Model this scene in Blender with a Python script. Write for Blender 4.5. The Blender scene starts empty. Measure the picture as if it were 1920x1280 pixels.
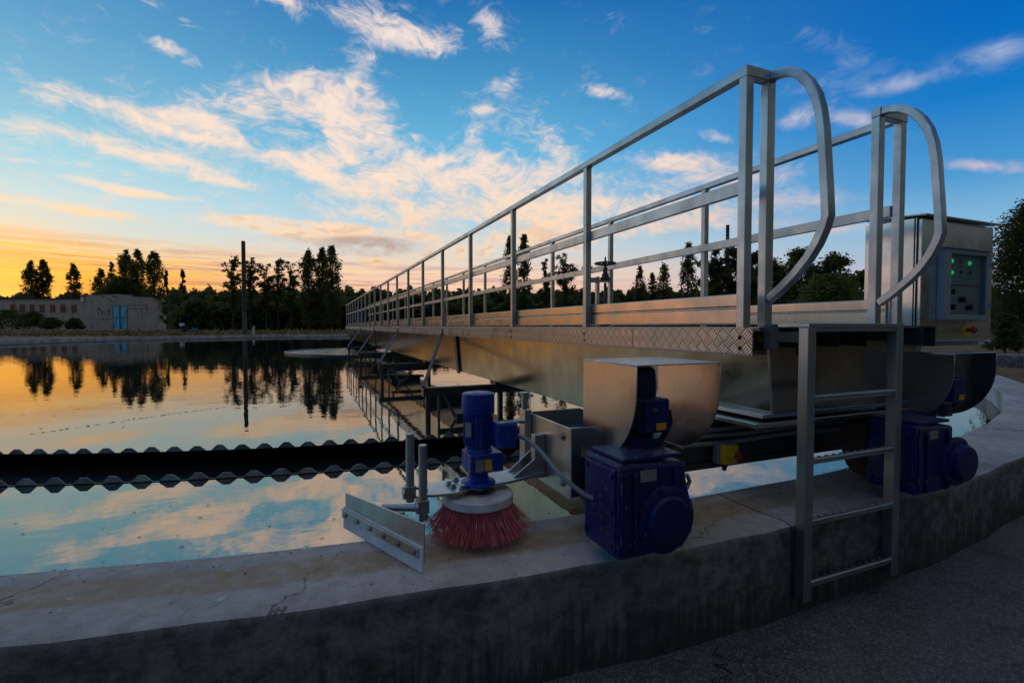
import bpy, bmesh, math, random
import numpy as np
from mathutils import Vector, Matrix
R = math.radians
rng = random.Random(7)
nrng = np.random.default_rng(11)
SC = bpy.context.scene
COL = SC.collection

# ------------------------------------------------------------------ camera
# world: eye at the origin, +Y along the bridge towards the tank centre, Z up, metres
cam_d = bpy.data.cameras.new('camera'); cam = bpy.data.objects.new('camera', cam_d); COL.objects.link(cam)
cam_d.sensor_width = 36; cam_d.lens = 915/1920*36; cam_d.clip_start = .05; cam_d.clip_end = 3000
cam.location = (0, 0, 0); cam.rotation_euler = (R(90-1.76), 0, R(-22.5))
SC.camera = cam
SC.view_settings.view_transform = 'Standard'; SC.view_settings.look = 'None'
SC.view_settings.exposure = 0.08; SC.view_settings.gamma = 1
SC.cycles.max_bounces = 8; SC.cycles.diffuse_bounces = 3; SC.cycles.glossy_bounces = 5
SC.cycles.use_denoising = True
SUN_AZ, SUN_EL = -23.5, 1.2          # degrees, azimuth from +Y clockwise

# ------------------------------------------------------------------ node helpers
class NT:
    def __init__(s, tree): s.t = tree; s.n = tree.nodes; s.l = tree.links
    def node(s, typ, **kw):
        n = s.n.new(typ)
        for k, v in kw.items(): setattr(n, k, v)
        return n
    def put(s, sock, v):
        if v is None: return
        if isinstance(v, bpy.types.NodeSocket): s.l.new(v, sock)
        elif isinstance(v, (tuple, list)):
            v = tuple(v)
            if len(sock.default_value) == 4 and len(v) == 3: v += (1,)
            sock.default_value = v
        else: sock.default_value = v
    def m(s, op, a, b=None, c=None, clamp=False):
        n = s.node('ShaderNodeMath', operation=op, use_clamp=clamp)
        s.put(n.inputs[0], a); s.put(n.inputs[1], b); s.put(n.inputs[2], c); return n.outputs[0]
    def vm(s, op, a, b=None, scale=None):
        n = s.node('ShaderNodeVectorMath', operation=op)
        s.put(n.inputs[0], a); s.put(n.inputs[1], b)
        if scale is not None: s.put(n.inputs['Scale'], scale)
        return n.outputs['Value'] if op in ('DOT_PRODUCT', 'LENGTH') else n.outputs[0]
    def sep(s, v): n = s.node('ShaderNodeSeparateXYZ'); s.put(n.inputs[0], v); return n.outputs
    def comb(s, x, y, z): 
        n = s.node('ShaderNodeCombineXYZ'); s.put(n.inputs[0], x); s.put(n.inputs[1], y); s.put(n.inputs[2], z); return n.outputs[0]
    def mr(s, v, a, b, c=0., d=1., smooth=True):
        n = s.node('ShaderNodeMapRange', interpolation_type='SMOOTHSTEP' if smooth else 'LINEAR')
        for i, q in enumerate((v, a, b, c, d)): s.put(n.inputs[i], q)
        return n.outputs[0]
    def ramp(s, fac, stops, interp='LINEAR'):
        n = s.node('ShaderNodeValToRGB'); e = n.color_ramp; e.interpolation = interp
        while len(e.elements) < len(stops): e.elements.new(.5)
        for el, (p, c) in zip(e.elements, stops): el.position = p; el.color = (*c, 1) if len(c) == 3 else c
        s.put(n.inputs[0], fac); return n.outputs[0]
    def mix(s, fac, a, b, blend='MIX'):
        n = s.node('ShaderNodeMix', data_type='RGBA', blend_type=blend)
        s.put(n.inputs[0], fac); s.put(n.inputs[6], a); s.put(n.inputs[7], b); return n.outputs[2]
    def noise(s, vec, scale=5, detail=4, rough=.5, dist=0., out=0, **kw):
        n = s.node('ShaderNodeTexNoise', **kw); s.put(n.inputs['Vector'], vec)
        s.put(n.inputs['Scale'], scale); s.put(n.inputs['Detail'], detail); s.put(n.inputs['Roughness'], rough); s.put(n.inputs['Distortion'], dist)
        return n.outputs[out]
    def mapping(s, vec, loc=(0,0,0), rot=(0,0,0), sc=(1,1,1), typ='POINT'):
        n = s.node('ShaderNodeMapping', vector_type=typ); s.put(n.inputs[0], vec)
        n.inputs[1].default_value = loc; n.inputs[2].default_value = rot; n.inputs[3].default_value = sc
        return n.outputs[0]
def lin(c): return tuple(((v/255+.055)/1.055)**2.4 if v > 10 else v/255/12.92 for v in c)

# ------------------------------------------------------------------ world: dusk sky with cirrus
world = bpy.data.worlds.new('World'); SC.world = world; world.use_nodes = True
W = NT(world.node_tree); W.n.clear()
gen = W.node('ShaderNodeTexCoord').outputs['Generated']
dx, dy, dz = W.sep(W.vm('NORMALIZE', gen))[:3]
el = W.m('MULTIPLY', W.m('ARCSINE', dz), 180/math.pi)
az = W.m('MULTIPLY', W.m('ARCTAN2', dx, dy), 180/math.pi)
hl = W.m('MAXIMUM', W.m('SQRT', W.m('ADD', W.m('MULTIPLY', dx, dx), W.m('MULTIPLY', dy, dy))), 1e-4)
ca = W.m('DIVIDE', W.m('ADD', W.m('MULTIPLY', dx, math.sin(R(SUN_AZ))), W.m('MULTIPLY', dy, math.cos(R(SUN_AZ)))), hl)
A = W.m('MULTIPLY', W.m('ARCCOSINE', W.m('MINIMUM', W.m('MAXIMUM', ca, -1.), 1.)), 180/math.pi)   # angle from the sunset
e60 = W.m('DIVIDE', W.m('MAXIMUM', el, 0.), 60.)
def rp(st): return W.ramp(e60, [(p/60, lin(c)) for p, c in st])
r_sun = rp([(0,(235,105,70)),(2,(240,130,72)),(3.6,(255,158,36)),(5.0,(252,174,62)),(6.4,(236,206,158)),(8.4,(214,218,208)),(11,(196,220,224)),(15,(156,208,224)),(20,(118,178,208)),(25,(92,156,198)),(38,(16,100,174)),(60,(14,60,130))])
r_mid = rp([(0,(216,150,140)),(3.3,(234,176,152)),(6.0,(238,206,180)),(8.6,(210,212,208)),(11.5,(172,206,222)),(19,(104,180,218)),(27,(66,142,192)),(34,(26,106,172)),(46,(4,86,160)),(60,(8,68,140))])
r_rig = rp([(0,(205,172,172)),(3,(186,186,200)),(9,(126,178,212)),(13,(70,148,204)),(19,(16,118,194)),(25,(0,100,182)),(40,(0,76,152)),(60,(4,62,132))])
r_bac = rp([(0,(70,68,60)),(8,(100,102,92)),(20,(96,102,94)),(34,(36,58,66)),(60,(20,44,60))])
base = W.mix(W.mr(A, 0, 33), r_sun, r_mid)
base = W.mix(W.mr(A, 40, 92), base, r_rig)
base = W.mix(W.mr(A, 95, 150), base, r_bac)
base = W.mix(W.mr(el, 42, 62), base, lin((144,142,138)))
# clouds: a layer of named blobs (az, el, half sizes, tilt) broken up by streaky noise
q = W.comb(az, el, 0.)
warp = W.noise(W.mapping(q, sc=(.09,.13,1)), 1., 3, .55, out=1)
qw = W.vm('ADD', q, W.vm('SCALE', W.vm('SUBTRACT', warp, (.5,.5,.5)), scale=7.))
n_str = W.noise(W.mapping(qw, rot=(0,0,R(13)), sc=(.085,.36,1)), 1., 8, .62, .4)
n_fine = W.noise(W.mapping(qw, rot=(0,0,R(20)), sc=(.36,.75,1)), 1., 10, .70, .7)
nn = W.m('ADD', W.m('MULTIPLY', n_str, .5), W.m('MULTIPLY', n_fine, .5))
def azel(x, y):
    f, yw, pt = 915, R(22.5), R(1.76)
    v = Vector(((x-960)/f, -(y-640)/f, 1)); cp, sp, cy, sy = math.cos(pt), math.sin(pt), math.cos(yw), math.sin(yw)
    d = Vector((cy,-sy,0))*v.x + Vector((sy*sp, cy*sp, cp))*v.y + Vector((sy*cp, cy*cp, -sp))*v.z
    return math.degrees(math.atan2(d.x, d.y)), math.degrees(math.atan2(d.z, math.hypot(d.x, d.y)))
BLOBS = [ (1640,150,230,40,-8,.42),(1880,100,150,40,-12,.4),(1330,340,200,50,-3,.36),(1460,420,200,40,-3,.42),(1620,230,160,36,5,.36),(250,250,330,120,10,.16),(760,430,300,70,5,.42),(600,330,260,90,12,.30),(960,350,170,60,8,.42),(1180,400,200,50,-2,.40),(120,330,240,70,8,.30),(700,490,260,30,2,.45),(1010,440,160,26,2,.5),(890,330,120,40,10,.45),(1000,240,120,50,20,.38),(1110,440,150,24,0,.5),(1270,390,120,30,-4,.42),
 # x, y, half length, half height, tilt (deg, + falls to the right), weight
 (470,185,190,50,-12,.66),(600,195,130,60,15,.66),(690,255,100,75,40,.66),(760,310,150,50,18,.68),(850,345,120,40,12,.55),(690,115,50,55,30,.55),
 (300,225,150,26,14,.75),(380,240,100,24,14,.6),(720,45,170,38,16,.8),(780,80,80,30,15,.6),(325,97,62,16,24,1.0),(540,8,50,26,30,.7),(285,8,40,12,20,.7),(345,42,40,10,20,.6),
 (925,45,60,34,30,.8),(300,297,150,17,13,.85),(400,338,120,10,9,.6),(540,300,150,18,10,.55),(600,330,110,14,12,.6),(90,160,110,26,14,.65),(70,238,120,17,8,.5),
 (205,350,90,9,11,.85),(300,368,90,9,6,.75),(150,395,180,11,8,.8),(40,372,90,10,6,.5),(30,300,90,7,4,.5),
 (820,378,180,26,8,.8),(960,150,50,18,-14,.75),(890,205,46,16,-10,.7),(905,290,75,55,30,.62),(885,245,24,22,50,.6),(1010,320,60,22,10,.55),(1140,176,44,15,12,.95),
 (1690,157,95,16,-12,.6),(1560,85,110,30,22,.34),(1840,310,110,14,3,.8),(1880,85,80,26,-15,.45),(1490,222,46,22,-18,.7),(1590,222,60,17,8,.75),(1350,258,40,12,12,.6),
 (560,428,190,15,5,.95),(650,445,170,15,2,.8),(480,415,120,12,4,.7),(900,350,150,22,4,.6),(1290,305,110,18,-6,.6),(1150,385,150,22,4,.6),(1230,425,140,16,-4,.65),(1420,330,140,26,-4,.5),
 (1240,300,110,20,6,.5),(1500,375,150,22,-4,.55),(1560,430,120,12,-5,.55),(1040,285,60,24,20,.5),(1100,330,90,22,10,.5),(660,540,190,22,0,.4),(180,455,240,13,3,.55),(60,490,170,12,3,.6),(200,510,200,9,2,.5),(760,405,160,16,4,.7),(330,480,130,10,2,.6),
 (1000,400,160,22,4,.5),(860,460,200,22,3,.45)]
acc = None
for (x, y, rx, ry, t, w) in BLOBS:
    c0 = Vector(azel(x, y)); t = R(t)
    ax = Vector(azel(x+10*math.cos(t), y+10*math.sin(t)))-c0; ay = Vector(azel(x-10*math.sin(t), y+10*math.cos(t)))-c0
    L1, L2 = ax.length*rx/10*1.25, ay.length*ry/10*1.35
    mp = W.mapping(q if ry > 12 else q, (c0.x, c0.y, 0), (0, 0, math.atan2(ax.y, ax.x)), (L1, L2, 1), 'TEXTURE')
    g = W.node('ShaderNodeTexGradient', gradient_type='SPHERICAL'); W.put(g.inputs[0], mp)
    acc = W.m('MULTIPLY_ADD', g.outputs[1], w, acc if acc is not None else 0.)
acc = W.m('MINIMUM', acc, .80)
# sky the frame does not see still has thin scattered cirrus
outside = W.m('MAXIMUM', W.m('MULTIPLY', W.mr(A, 96, 125), .4), W.mr(el, 36, 52))
acc = W.m('ADD', acc, W.m('MULTIPLY', outside, .30))
fib = W.m('SUBTRACT', 1., W.m('MULTIPLY', W.m('ABSOLUTE', W.m('SUBTRACT', W.noise(W.mapping(qw, rot=(0,0,R(16)), sc=(.16,.55,1)), 1., 7, .6, 1.2), .5)), 5.))   # fibrous filaments
fib = W.m('MAXIMUM', fib, 0.)
nn = W.m('ADD', nn, W.m('MULTIPLY', W.m('SUBTRACT', fib, .45), .07))
patch = W.noise(W.mapping(qw, rot=(0,0,R(30)), sc=(.11,.17,1)), 1., 4, .6)
amp = W.m('MULTIPLY', W.mr(A, 55, 82, 2.9, 1.35), W.mr(acc, 0., .2, .75, 1.))
dens = W.mr(W.m('ADD', acc, W.m('ADD', W.m('MULTIPLY', W.m('SUBTRACT', nn, .5), amp), W.m('MULTIPLY', W.m('SUBTRACT', patch, .5), W.mr(A, 55, 82, 1.5, .7)))), .10, 1.20)
dens = W.m('POWER', dens, 1.2)
dens = W.m('MULTIPLY', dens, W.mr(el, .5, 3.))
c_hi = W.ramp(e60, [(0, lin((255,150,90))), (4/60, lin((255,190,90))), (8/60, lin((255,214,160))), (13/60, lin((255,222,194))), (25/60, lin((250,226,210)))])
c_md = W.ramp(e60, [(0, lin((240,170,140))), (6/60, lin((252,205,160))), (10/60, lin((253,212,174))), (16/60, lin((252,222,198))), (30/60, lin((244,226,216)))])
c_ri = W.ramp(e60, [(0, lin((226,176,176))), (9/60, lin((228,190,186))), (14/60, lin((216,196,200))), (24/60, lin((150,180,212))), (1, lin((120,150,200)))])
cc = W.mix(W.mr(A, 8, 45), c_hi, c_md); cc = W.mix(W.mr(A, 55, 90), cc, c_ri); cc = W.mix(W.mr(A, 100, 150), cc, lin((120,120,122)))
# self-shaded violet-grey bellies low down
belly = W.m('MULTIPLY', W.mr(n_str, .50, .62), W.m('MULTIPLY', W.mr(el, 14, 8), W.mr(A, 2, 14)))
mp = W.mapping(q, (*azel(690, 462), 0), (0, 0, R(1)), (8.5, 1.6, 1), 'TEXTURE')
g = W.node('ShaderNodeTexGradient', gradient_type='SPHERICAL'); W.put(g.inputs[0], mp)
belly = W.m('MAXIMUM', W.m('MULTIPLY', belly, .5), W.mr(g.outputs[1], .1, .5, 0., .8))
mp = W.mapping(q, (*azel(90, 458), 0), (0, 0, R(-2)), (10, 1.2, 1), 'TEXTURE')
g = W.node('ShaderNodeTexGradient', gradient_type='SPHERICAL'); W.put(g.inputs[0], mp)
belly = W.m('MAXIMUM', belly, W.mr(g.outputs[1], .1, .5, 0., .6))
cc = W.mix(belly, cc, lin((165,140,135)))
# streaky sunset bands along the horizon
hb = W.noise(W.mapping(q, rot=(0,0,R(-2)), sc=(.06,1.7,1)), 1., 6, .6, .6)
hb2 = W.noise(W.mapping(q, rot=(0,0,R(3)), sc=(.09,2.5,1)), 1., 6, .62, .8)
hm = W.m('MULTIPLY', W.mr(el, 9.0, 5.5), W.m('MULTIPLY', W.mr(el, .3, 2.), W.mr(A, 75, 35)))
base = W.mix(W.m('MULTIPLY', W.m('MULTIPLY', W.mr(hb, .47, .58), hm), .8), base, W.mix(W.mr(A, 6, 26), lin((206,124,66)), lin((186,150,156))))
base = W.mix(W.m('MULTIPLY', W.m('MULTIPLY', W.mr(hb2, .50, .60), hm), .9), base, W.mix(W.mr(A, 6, 28), lin((255,186,58)), lin((250,208,166))))
sky = W.mix(W.m('MULTIPLY', dens, .93), base, cc)
# bright glow just round the sunk sun
sd = W.vm('DOT_PRODUCT', W.vm('NORMALIZE', gen), (math.sin(R(SUN_AZ))*math.cos(R(3)), math.cos(R(SUN_AZ))*math.cos(R(3)), math.sin(R(3))))
glow = W.m('POWER', W.m('MAXIMUM', sd, 0.), 240.)
sky = W.mix(W.m('MULTIPLY', glow, .6), sky, (1.5, .75, .14))
sky = W.mix(W.mr(el, -3, 0), (.02,.022,.02), sky)
bg = W.node('ShaderNodeBackground'); W.put(bg.inputs[0], sky); bg.inputs[1].default_value = 1.0
ns = W.node('ShaderNodeTexSky', sky_type='NISHITA', sun_disc=False, sun_elevation=R(SUN_EL), sun_rotation=R(SUN_AZ))
bg2 = W.node('ShaderNodeBackground'); W.put(bg2.inputs[0], ns.outputs[0]); bg2.inputs[1].default_value = .004
ad = W.node('ShaderNodeAddShader'); W.l.new(bg.outputs[0], ad.inputs[0]); W.l.new(bg2.outputs[0], ad.inputs[1])
wo = W.node('ShaderNodeOutputWorld'); W.l.new(bg.outputs[0], wo.inputs[0])
W.l.new(ad.outputs[0], wo.inputs[0])
world.cycles.sampling_method = 'MANUAL'; world.cycles.sample_map_resolution = 512

sun_d = bpy.data.lights.new('sun', 'SUN'); sun = bpy.data.objects.new('sun', sun_d); COL.objects.link(sun)
sun_d.energy = 1.2; sun_d.angle = R(2); sun_d.color = (1, .55, .24)
sun.rotation_euler = Vector((-math.sin(R(SUN_AZ))*math.cos(R(SUN_EL)), -math.cos(R(SUN_AZ))*math.cos(R(SUN_EL)), -math.sin(R(SUN_EL)))).to_track_quat('-Z', 'Y').to_euler()

# ------------------------------------------------------------------ materials
def new_mat(name):
    m = bpy.data.materials.new(name); m.use_nodes = True; T = NT(m.node_tree)
    return m, T, T.n['Principled BSDF']
def bump(T, h, strength=.3, dist=.01):
    b = T.node('ShaderNodeBump'); b.inputs['Strength'].default_value = strength; b.inputs['Distance'].default_value = dist
    T.put(b.inputs['Height'], h); return b.outputs[0]
def simple(name, col, rough=.5, metal=0., var=.25, scale=6., bs=.0, bscale=60., bd=.004, col2=None, spec=.5):
    m, T, P = new_mat(name); tc = T.node('ShaderNodeTexCoord').outputs['Object']
    n = T.noise(tc, scale, 5, .6)
    c2 = col2 or tuple(v*(1-var) for v in col)
    T.put(P.inputs['Base Color'], T.mix(T.mr(n, .35, .65), col, c2))
    T.put(P.inputs['Roughness'], T.mr(T.noise(tc, scale*2.3, 4, .6), .3, .7, max(rough-.1,.02), min(rough+.12,1)))
    P.inputs['Metallic'].default_value = metal; P.inputs['Specular IOR Level'].default_value = spec
    if bs: T.put(P.inputs['Normal'], bump(T, T.noise(tc, bscale, 4, .6), bs, bd))
    return m
def metal_mat(name, col, rough=.33, var=.22, brush=None, dirt=.35, bs=.12):
    # stainless / galvanised: cloudy spangle, faint brushing, stains
    m, T, P = new_mat(name); tc = T.node('ShaderNodeTexCoord').outputs['Object']
    n1 = T.noise(tc, 5., 5, .6); n2 = T.noise(tc, 38., 3, .6)
    c = T.mix(T.mr(n1, .3, .7), col, tuple(v*(1-var) for v in col))
    st = T.noise(T.mapping(tc, sc=(9, 9, 1.3)), 1., 6, .65)
    c = T.mix(T.m('MULTIPLY', T.mr(st, .50, .80), dirt), c, tuple(v*w for v, w in zip(col, (.42,.36,.3))))
    T.put(P.inputs['Base Color'], c); P.inputs['Metallic'].default_value = 1.
    rr = T.m('ADD', T.mr(n1, .25, .75, -.05, .07), T.mr(n2, .3, .7, -.012, .02))
    T.put(P.inputs['Roughness'], T.m('ADD', rr, rough))
    h = T.noise(T.mapping(tc, sc=brush or (30,30,30)), 1., 4, .6)
    h = T.m('ADD', T.m('MULTIPLY', h, .22), T.m('MULTIPLY', T.noise(tc, 2.2, 2, .5), 2.))
    T.put(P.inputs['Normal'], bump(T, h, bs, .01))
    return m
M = {}
M['steel'] = metal_mat('galvanised_steel', (.50,.51,.50), .40, brush=(60,60,6), bs=.05)
M['rail'] = metal_mat('rail_aluminium', (.60,.60,.595), .38, brush=(80,80,8), dirt=.35, bs=.035)
M['toe'] = metal_mat('toe_board_aluminium', (.68,.62,.54), .27, brush=(80,3,80), dirt=.3, bs=.03)
M['sheet'] = metal_mat('stainless_sheet', (.58,.55,.51), .26, var=.06, brush=(120,120,8), dirt=0., bs=.008)
M['girder'] = metal_mat('girder_stainless', (.40,.34,.27), .19, brush=(60,3,60), dirt=.3, bs=.025)
M['cab'] = metal_mat('cabinet_stainless', (.86,.85,.82), .27, var=.1, brush=(90,90,4), dirt=0., bs=.006)
M['dark_steel'] = metal_mat('dark_steel', (.13,.14,.145), .42, dirt=.5)
M['plate'] = metal_mat('bracket_stainless', (.62,.60,.56), .36, brush=(30,30,30), dirt=.45, bs=.12)
M['weld'] = metal_mat('weld_bead', (.62,.62,.62), .35, dirt=.1, bs=.4)
def paint(name, col, rough):
    m, T, P = new_mat(name); tc = T.node('ShaderNodeTexCoord').outputs['Object']
    n1 = T.noise(tc, 7., 6, .65); n2 = T.noise(tc, 45., 5, .7); n3 = T.noise(T.mapping(tc, sc=(30,30,5)), 1., 5, .65)
    c = T.mix(T.mr(n1, .3, .7), col, tuple(v*.6 for v in col))
    c = T.mix(T.m('MULTIPLY', T.mr(n3, .55, .75), .5), c, (.03,.03,.028))
    ge = T.node('ShaderNodeNewGeometry'); edge = T.mr(ge.outputs['Pointiness'], .52, .60)
    chip = T.m('MULTIPLY', T.m('GREATER_THAN', T.m('ADD', n2, T.m('MULTIPLY', edge, .18)), .74), 1.)
    c = T.mix(T.m('MULTIPLY', chip, .7), c, (.16,.15,.14))
    up = T.mr(T.sep(ge.outputs['Normal'])[2], .5, 1.)
    c = T.mix(T.m('MULTIPLY', T.m('MULTIPLY', up, T.mr(n1, .35, .7)), .35), c, (.16,.14,.12))
    T.put(P.inputs['Base Color'], c); T.put(P.inputs['Roughness'], T.mr(n2, .3, .7, rough-.08, rough+.2))
    T.put(P.inputs['Normal'], bump(T, T.m('ADD', n2, T.m('MULTIPLY', T.noise(tc, 160., 2, .5), .4)), .12, .003))
    return m
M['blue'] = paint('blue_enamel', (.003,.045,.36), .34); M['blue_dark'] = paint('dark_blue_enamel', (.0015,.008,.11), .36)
M['yellow'] = simple('yellow_plastic', (.95,.56,.02), .4, 0, .15)
M['orange_lbl'] = simple('orange_label', (.9,.38,.03), .5, 0, .12)
M['grey_lbl'] = simple('grey_label', (.34,.33,.30), .45, .3, .2, 40.)
M['red'] = simple('red_plastic', (.45,.02,.02), .35, 0, .15)
M['white_plastic'] = simple('white_plastic', (.78,.75,.70), .45, 0, .22, 22., .08, 60.)
M['rubber'] = simple('white_rubber', (.80,.78,.74), .6, 0, .2, 14.)
M['bristle'] = simple('red_bristle', (.80,.18,.21), .5, 0, .35, 30.)
M['tyre'] = simple('brown_tyre', (.17,.085,.045), .55, 0, .35, 9., .15, 50.)
M['black'] = simple('black_rubber', (.012,.012,.013), .5, 0, .2)
M['cable'] = simple('grey_conduit', (.28,.30,.32), .45, 0, .2)
M['bolt'] = metal_mat('bolt_steel', (.45,.45,.45), .35)
M['hole'] = simple('hole_black', (.004,.004,.004), .9)
M['weir'] = simple('weir_plate', (.33,.36,.34), .45, .2, .5, 8., .1, 40.)
M['trough'] = simple('wet_trough', (.004,.0045,.005), .62, 0, .4, 10., .9, 30., .03, spec=.035)
M['grey_box'] = simple('grey_window_frame', (.34,.36,.39), .45, 0, .12)
M['brick_pale'] = None

def chequer():
    m, T, P = new_mat('chequer_plate'); tc = T.node('ShaderNodeTexCoord').outputs['Object']
    x, y, z = T.sep(tc)[:3]
    s = .062
    u = T.m('DIVIDE', T.m('ADD', y, z), s); v = T.m('DIVIDE', T.m('SUBTRACT', y, z), s)
    par = T.m('FLOORED_MODULO', T.m('ADD', T.m('FLOOR', u), T.m('FLOOR', v)), 2.)
    fu = T.m('FRACT', u); fv = T.m('FRACT', v)
    def bars(a, b):
        st = T.m('ABSOLUTE', T.m('SUBTRACT', T.m('FRACT', T.m('MULTIPLY', a, 4.)), .5))
        e = T.m('MULTIPLY', T.mr(T.m('ABSOLUTE', T.m('SUBTRACT', b, .5)), .44, .36), T.mr(T.m('ABSOLUTE', T.m('SUBTRACT', a, .5)), .49, .44))
        return T.m('MULTIPLY', T.mr(st, .42, .16), e)
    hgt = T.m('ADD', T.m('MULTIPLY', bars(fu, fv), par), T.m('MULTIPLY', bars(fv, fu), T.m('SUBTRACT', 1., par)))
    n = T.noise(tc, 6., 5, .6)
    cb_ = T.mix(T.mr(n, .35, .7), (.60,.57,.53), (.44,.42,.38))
    T.put(P.inputs['Base Color'], T.mix(hgt, T.mix(.5, cb_, (.15,.12,.09)), T.mix(.4, cb_, (.95,.93,.9))))   # relief light and shade painted in: bars lighter, plate between darker
    P.inputs['Metallic'].default_value = 1.
    T.put(P.inputs['Roughness'], T.mr(n, .3, .7, .24, .4))
    T.put(P.inputs['Normal'], bump(T, T.m('ADD', hgt, T.m('MULTIPLY', n, .1)), 1., .02))
    return m
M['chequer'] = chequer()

def concrete(name, col, col2, stain=.6, track=False, side_col=(.10,.105,.10)):
    # uses UV: u metres along the wall, v metres across the profile
    m, T, P = new_mat(name); tc = T.node('ShaderNodeTexCoord').outputs['Object']
    uv = T.node('ShaderNodeUVMap').outputs[0]; uu, vv = T.sep(uv)[:2]
    ge = T.node('ShaderNodeNewGeometry'); nz = T.sep(ge.outputs['Normal'])[2]
    n1 = T.noise(tc, 2.2, 6, .62); n2 = T.noise(tc, 17., 6, .7); n3 = T.noise(tc, 130., 3, .6)
    c = T.mix(T.mr(n1, .32, .68), col, col2)
    c = T.mix(T.mr(n2, .42, .7, 0., .5), c, tuple(v*.62 for v in col2))
    c = T.mix(T.mr(n3, .45, .75, 0., .35), c, tuple(v*.55 for v in col2))
    top = T.mr(nz, .3, .8)
    if track:   # the wheels have worn a tan band along the wall top (v runs 0.35 .. 0.75 across it)
        wob = T.m('MULTIPLY', T.m('SUBTRACT', T.noise(T.comb(uu, 0., 0.), 3., 4, .6), .5), .10)
        tv = T.m('ADD', vv, T.m('ADD', wob, T.m('MULTIPLY', T.m('SUBTRACT', n2, .5), .06)))
        tr = T.m('MULTIPLY', T.m('MULTIPLY', T.mr(tv, .46, .51), T.mr(tv, .665, .62)), T.mr(T.sep(tc)[0], 1.2, 3.2, 1., .2))
        c = T.mix(T.m('MULTIPLY', T.m('MULTIPLY', tr, top), T.mr(n2, .3, .6, .45, .95)), c, (.38,.29,.19))
    # bird-dropping specks, dark pits and hairline cracks
    vo = T.node('ShaderNodeTexVoronoi', feature='F1'); T.put(vo.inputs['Vector'], T.mapping(tc, sc=(1,1.5,1))); vo.inputs['Scale'].default_value = 13.
    sz = T.m('MULTIPLY', T.m('POWER', T.sep(vo.outputs['Color'])[0], 2.), .26)
    spk = T.m('MULTIPLY', T.m('LESS_THAN', T.m('ADD', vo.outputs[0], T.m('MULTIPLY', T.m('SUBTRACT', n2, .5), .12)), T.m('SUBTRACT', sz, .07)), top)
    c = T.mix(T.m('MULTIPLY', spk, .8), c, (.62,.62,.62))
    vo = T.node('ShaderNodeTexVoronoi', feature='F1'); T.put(vo.inputs['Vector'], T.mapping(tc, loc=(3,1,0))); vo.inputs['Scale'].default_value = 22.
    sz = T.m('MULTIPLY', T.m('POWER', T.sep(vo.outputs['Color'])[1], 2.), .22)
    pit = T.m('LESS_THAN', T.m('ADD', vo.outputs[0], T.m('MULTIPLY', T.m('SUBTRACT', n3, .5), .15)), T.m('SUBTRACT', sz, .10))
    c = T.mix(T.m('MULTIPLY', pit, .8), c, (.05,.045,.04))
    ve = T.node('ShaderNodeTexVoronoi', feature='DISTANCE_TO_EDGE')
    T.put(ve.inputs['Vector'], T.vm('ADD', tc, T.vm('SCALE', T.noise(tc, 4., 4, .6, out=1), scale=.35))); ve.inputs['Scale'].default_value = 1.1
    crk = T.m('MULTIPLY', T.m('LESS_THAN', ve.outputs[0], .0035), T.mr(n1, .45, .6))
    c = T.mix(T.m('MULTIPLY', crk, .75), c, (.045,.04,.038))
    # vertical faces: shade put into a darker base colour, plus damp drip marks
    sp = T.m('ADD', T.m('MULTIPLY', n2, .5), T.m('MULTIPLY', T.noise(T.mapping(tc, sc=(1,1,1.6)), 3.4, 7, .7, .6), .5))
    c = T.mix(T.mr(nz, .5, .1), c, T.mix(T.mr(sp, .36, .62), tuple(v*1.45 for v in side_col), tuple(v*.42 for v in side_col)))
    inner = T.m('MULTIPLY', T.m('GREATER_THAN', vv, .742), T.mr(nz, .5, .1))
    c = T.mix(inner, c, T.mix(T.mr(n1, .35, .65), (.60,.60,.58), (.34,.325,.30)))
    dn = T.noise(T.comb(T.m('MULTIPLY', uu, 42.), T.m('MULTIPLY', vv, 3.2), 0.), 1., 6, .7, .3)
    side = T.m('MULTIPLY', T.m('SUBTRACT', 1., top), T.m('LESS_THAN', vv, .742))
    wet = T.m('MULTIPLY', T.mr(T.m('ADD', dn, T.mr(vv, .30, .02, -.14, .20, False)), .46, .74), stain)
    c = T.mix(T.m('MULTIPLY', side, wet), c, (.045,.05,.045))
    jn = T.m('ABSOLUTE', T.m('SUBTRACT', T.m('FRACT', T.m('DIVIDE', T.m('ADD', uu, T.m('MULTIPLY', n2, .03)), 2.9)), .5))
    c = T.mix(T.m('MULTIPLY', T.m('LESS_THAN', jn, .0022), .7), c, (.04,.04,.038))
    lime = T.m('MULTIPLY', T.mr(T.noise(T.comb(T.m('MULTIPLY', uu, 11.), T.m('MULTIPLY', vv, 1.2), 4.), 1., 4, .7), .70, .76), side)
    c = T.mix(T.m('MULTIPLY', lime, .3), c, (.30,.31,.31))
    T.put(P.inputs['Base Color'], c); P.inputs['Specular IOR Level'].default_value = .3
    T.put(P.inputs['Roughness'], T.mr(n2, .3, .7, .62, .92))
    h = T.m('ADD', T.m('ADD', T.m('MULTIPLY', n2, .8), T.m('MULTIPLY', n3, .3)), T.m('MULTIPLY', n1, 1.2))
    h = T.m('SUBTRACT', h, T.m('MULTIPLY', T.m('MAXIMUM', crk, pit), .6))
    T.put(P.inputs['Normal'], bump(T, h, .55, .012))
    return m
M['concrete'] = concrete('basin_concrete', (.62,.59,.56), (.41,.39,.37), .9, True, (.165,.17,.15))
M['concrete_far'] = concrete('old_concrete', (.30,.30,.30), (.20,.19,.18), .5, False, (.22,.21,.20))

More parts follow.
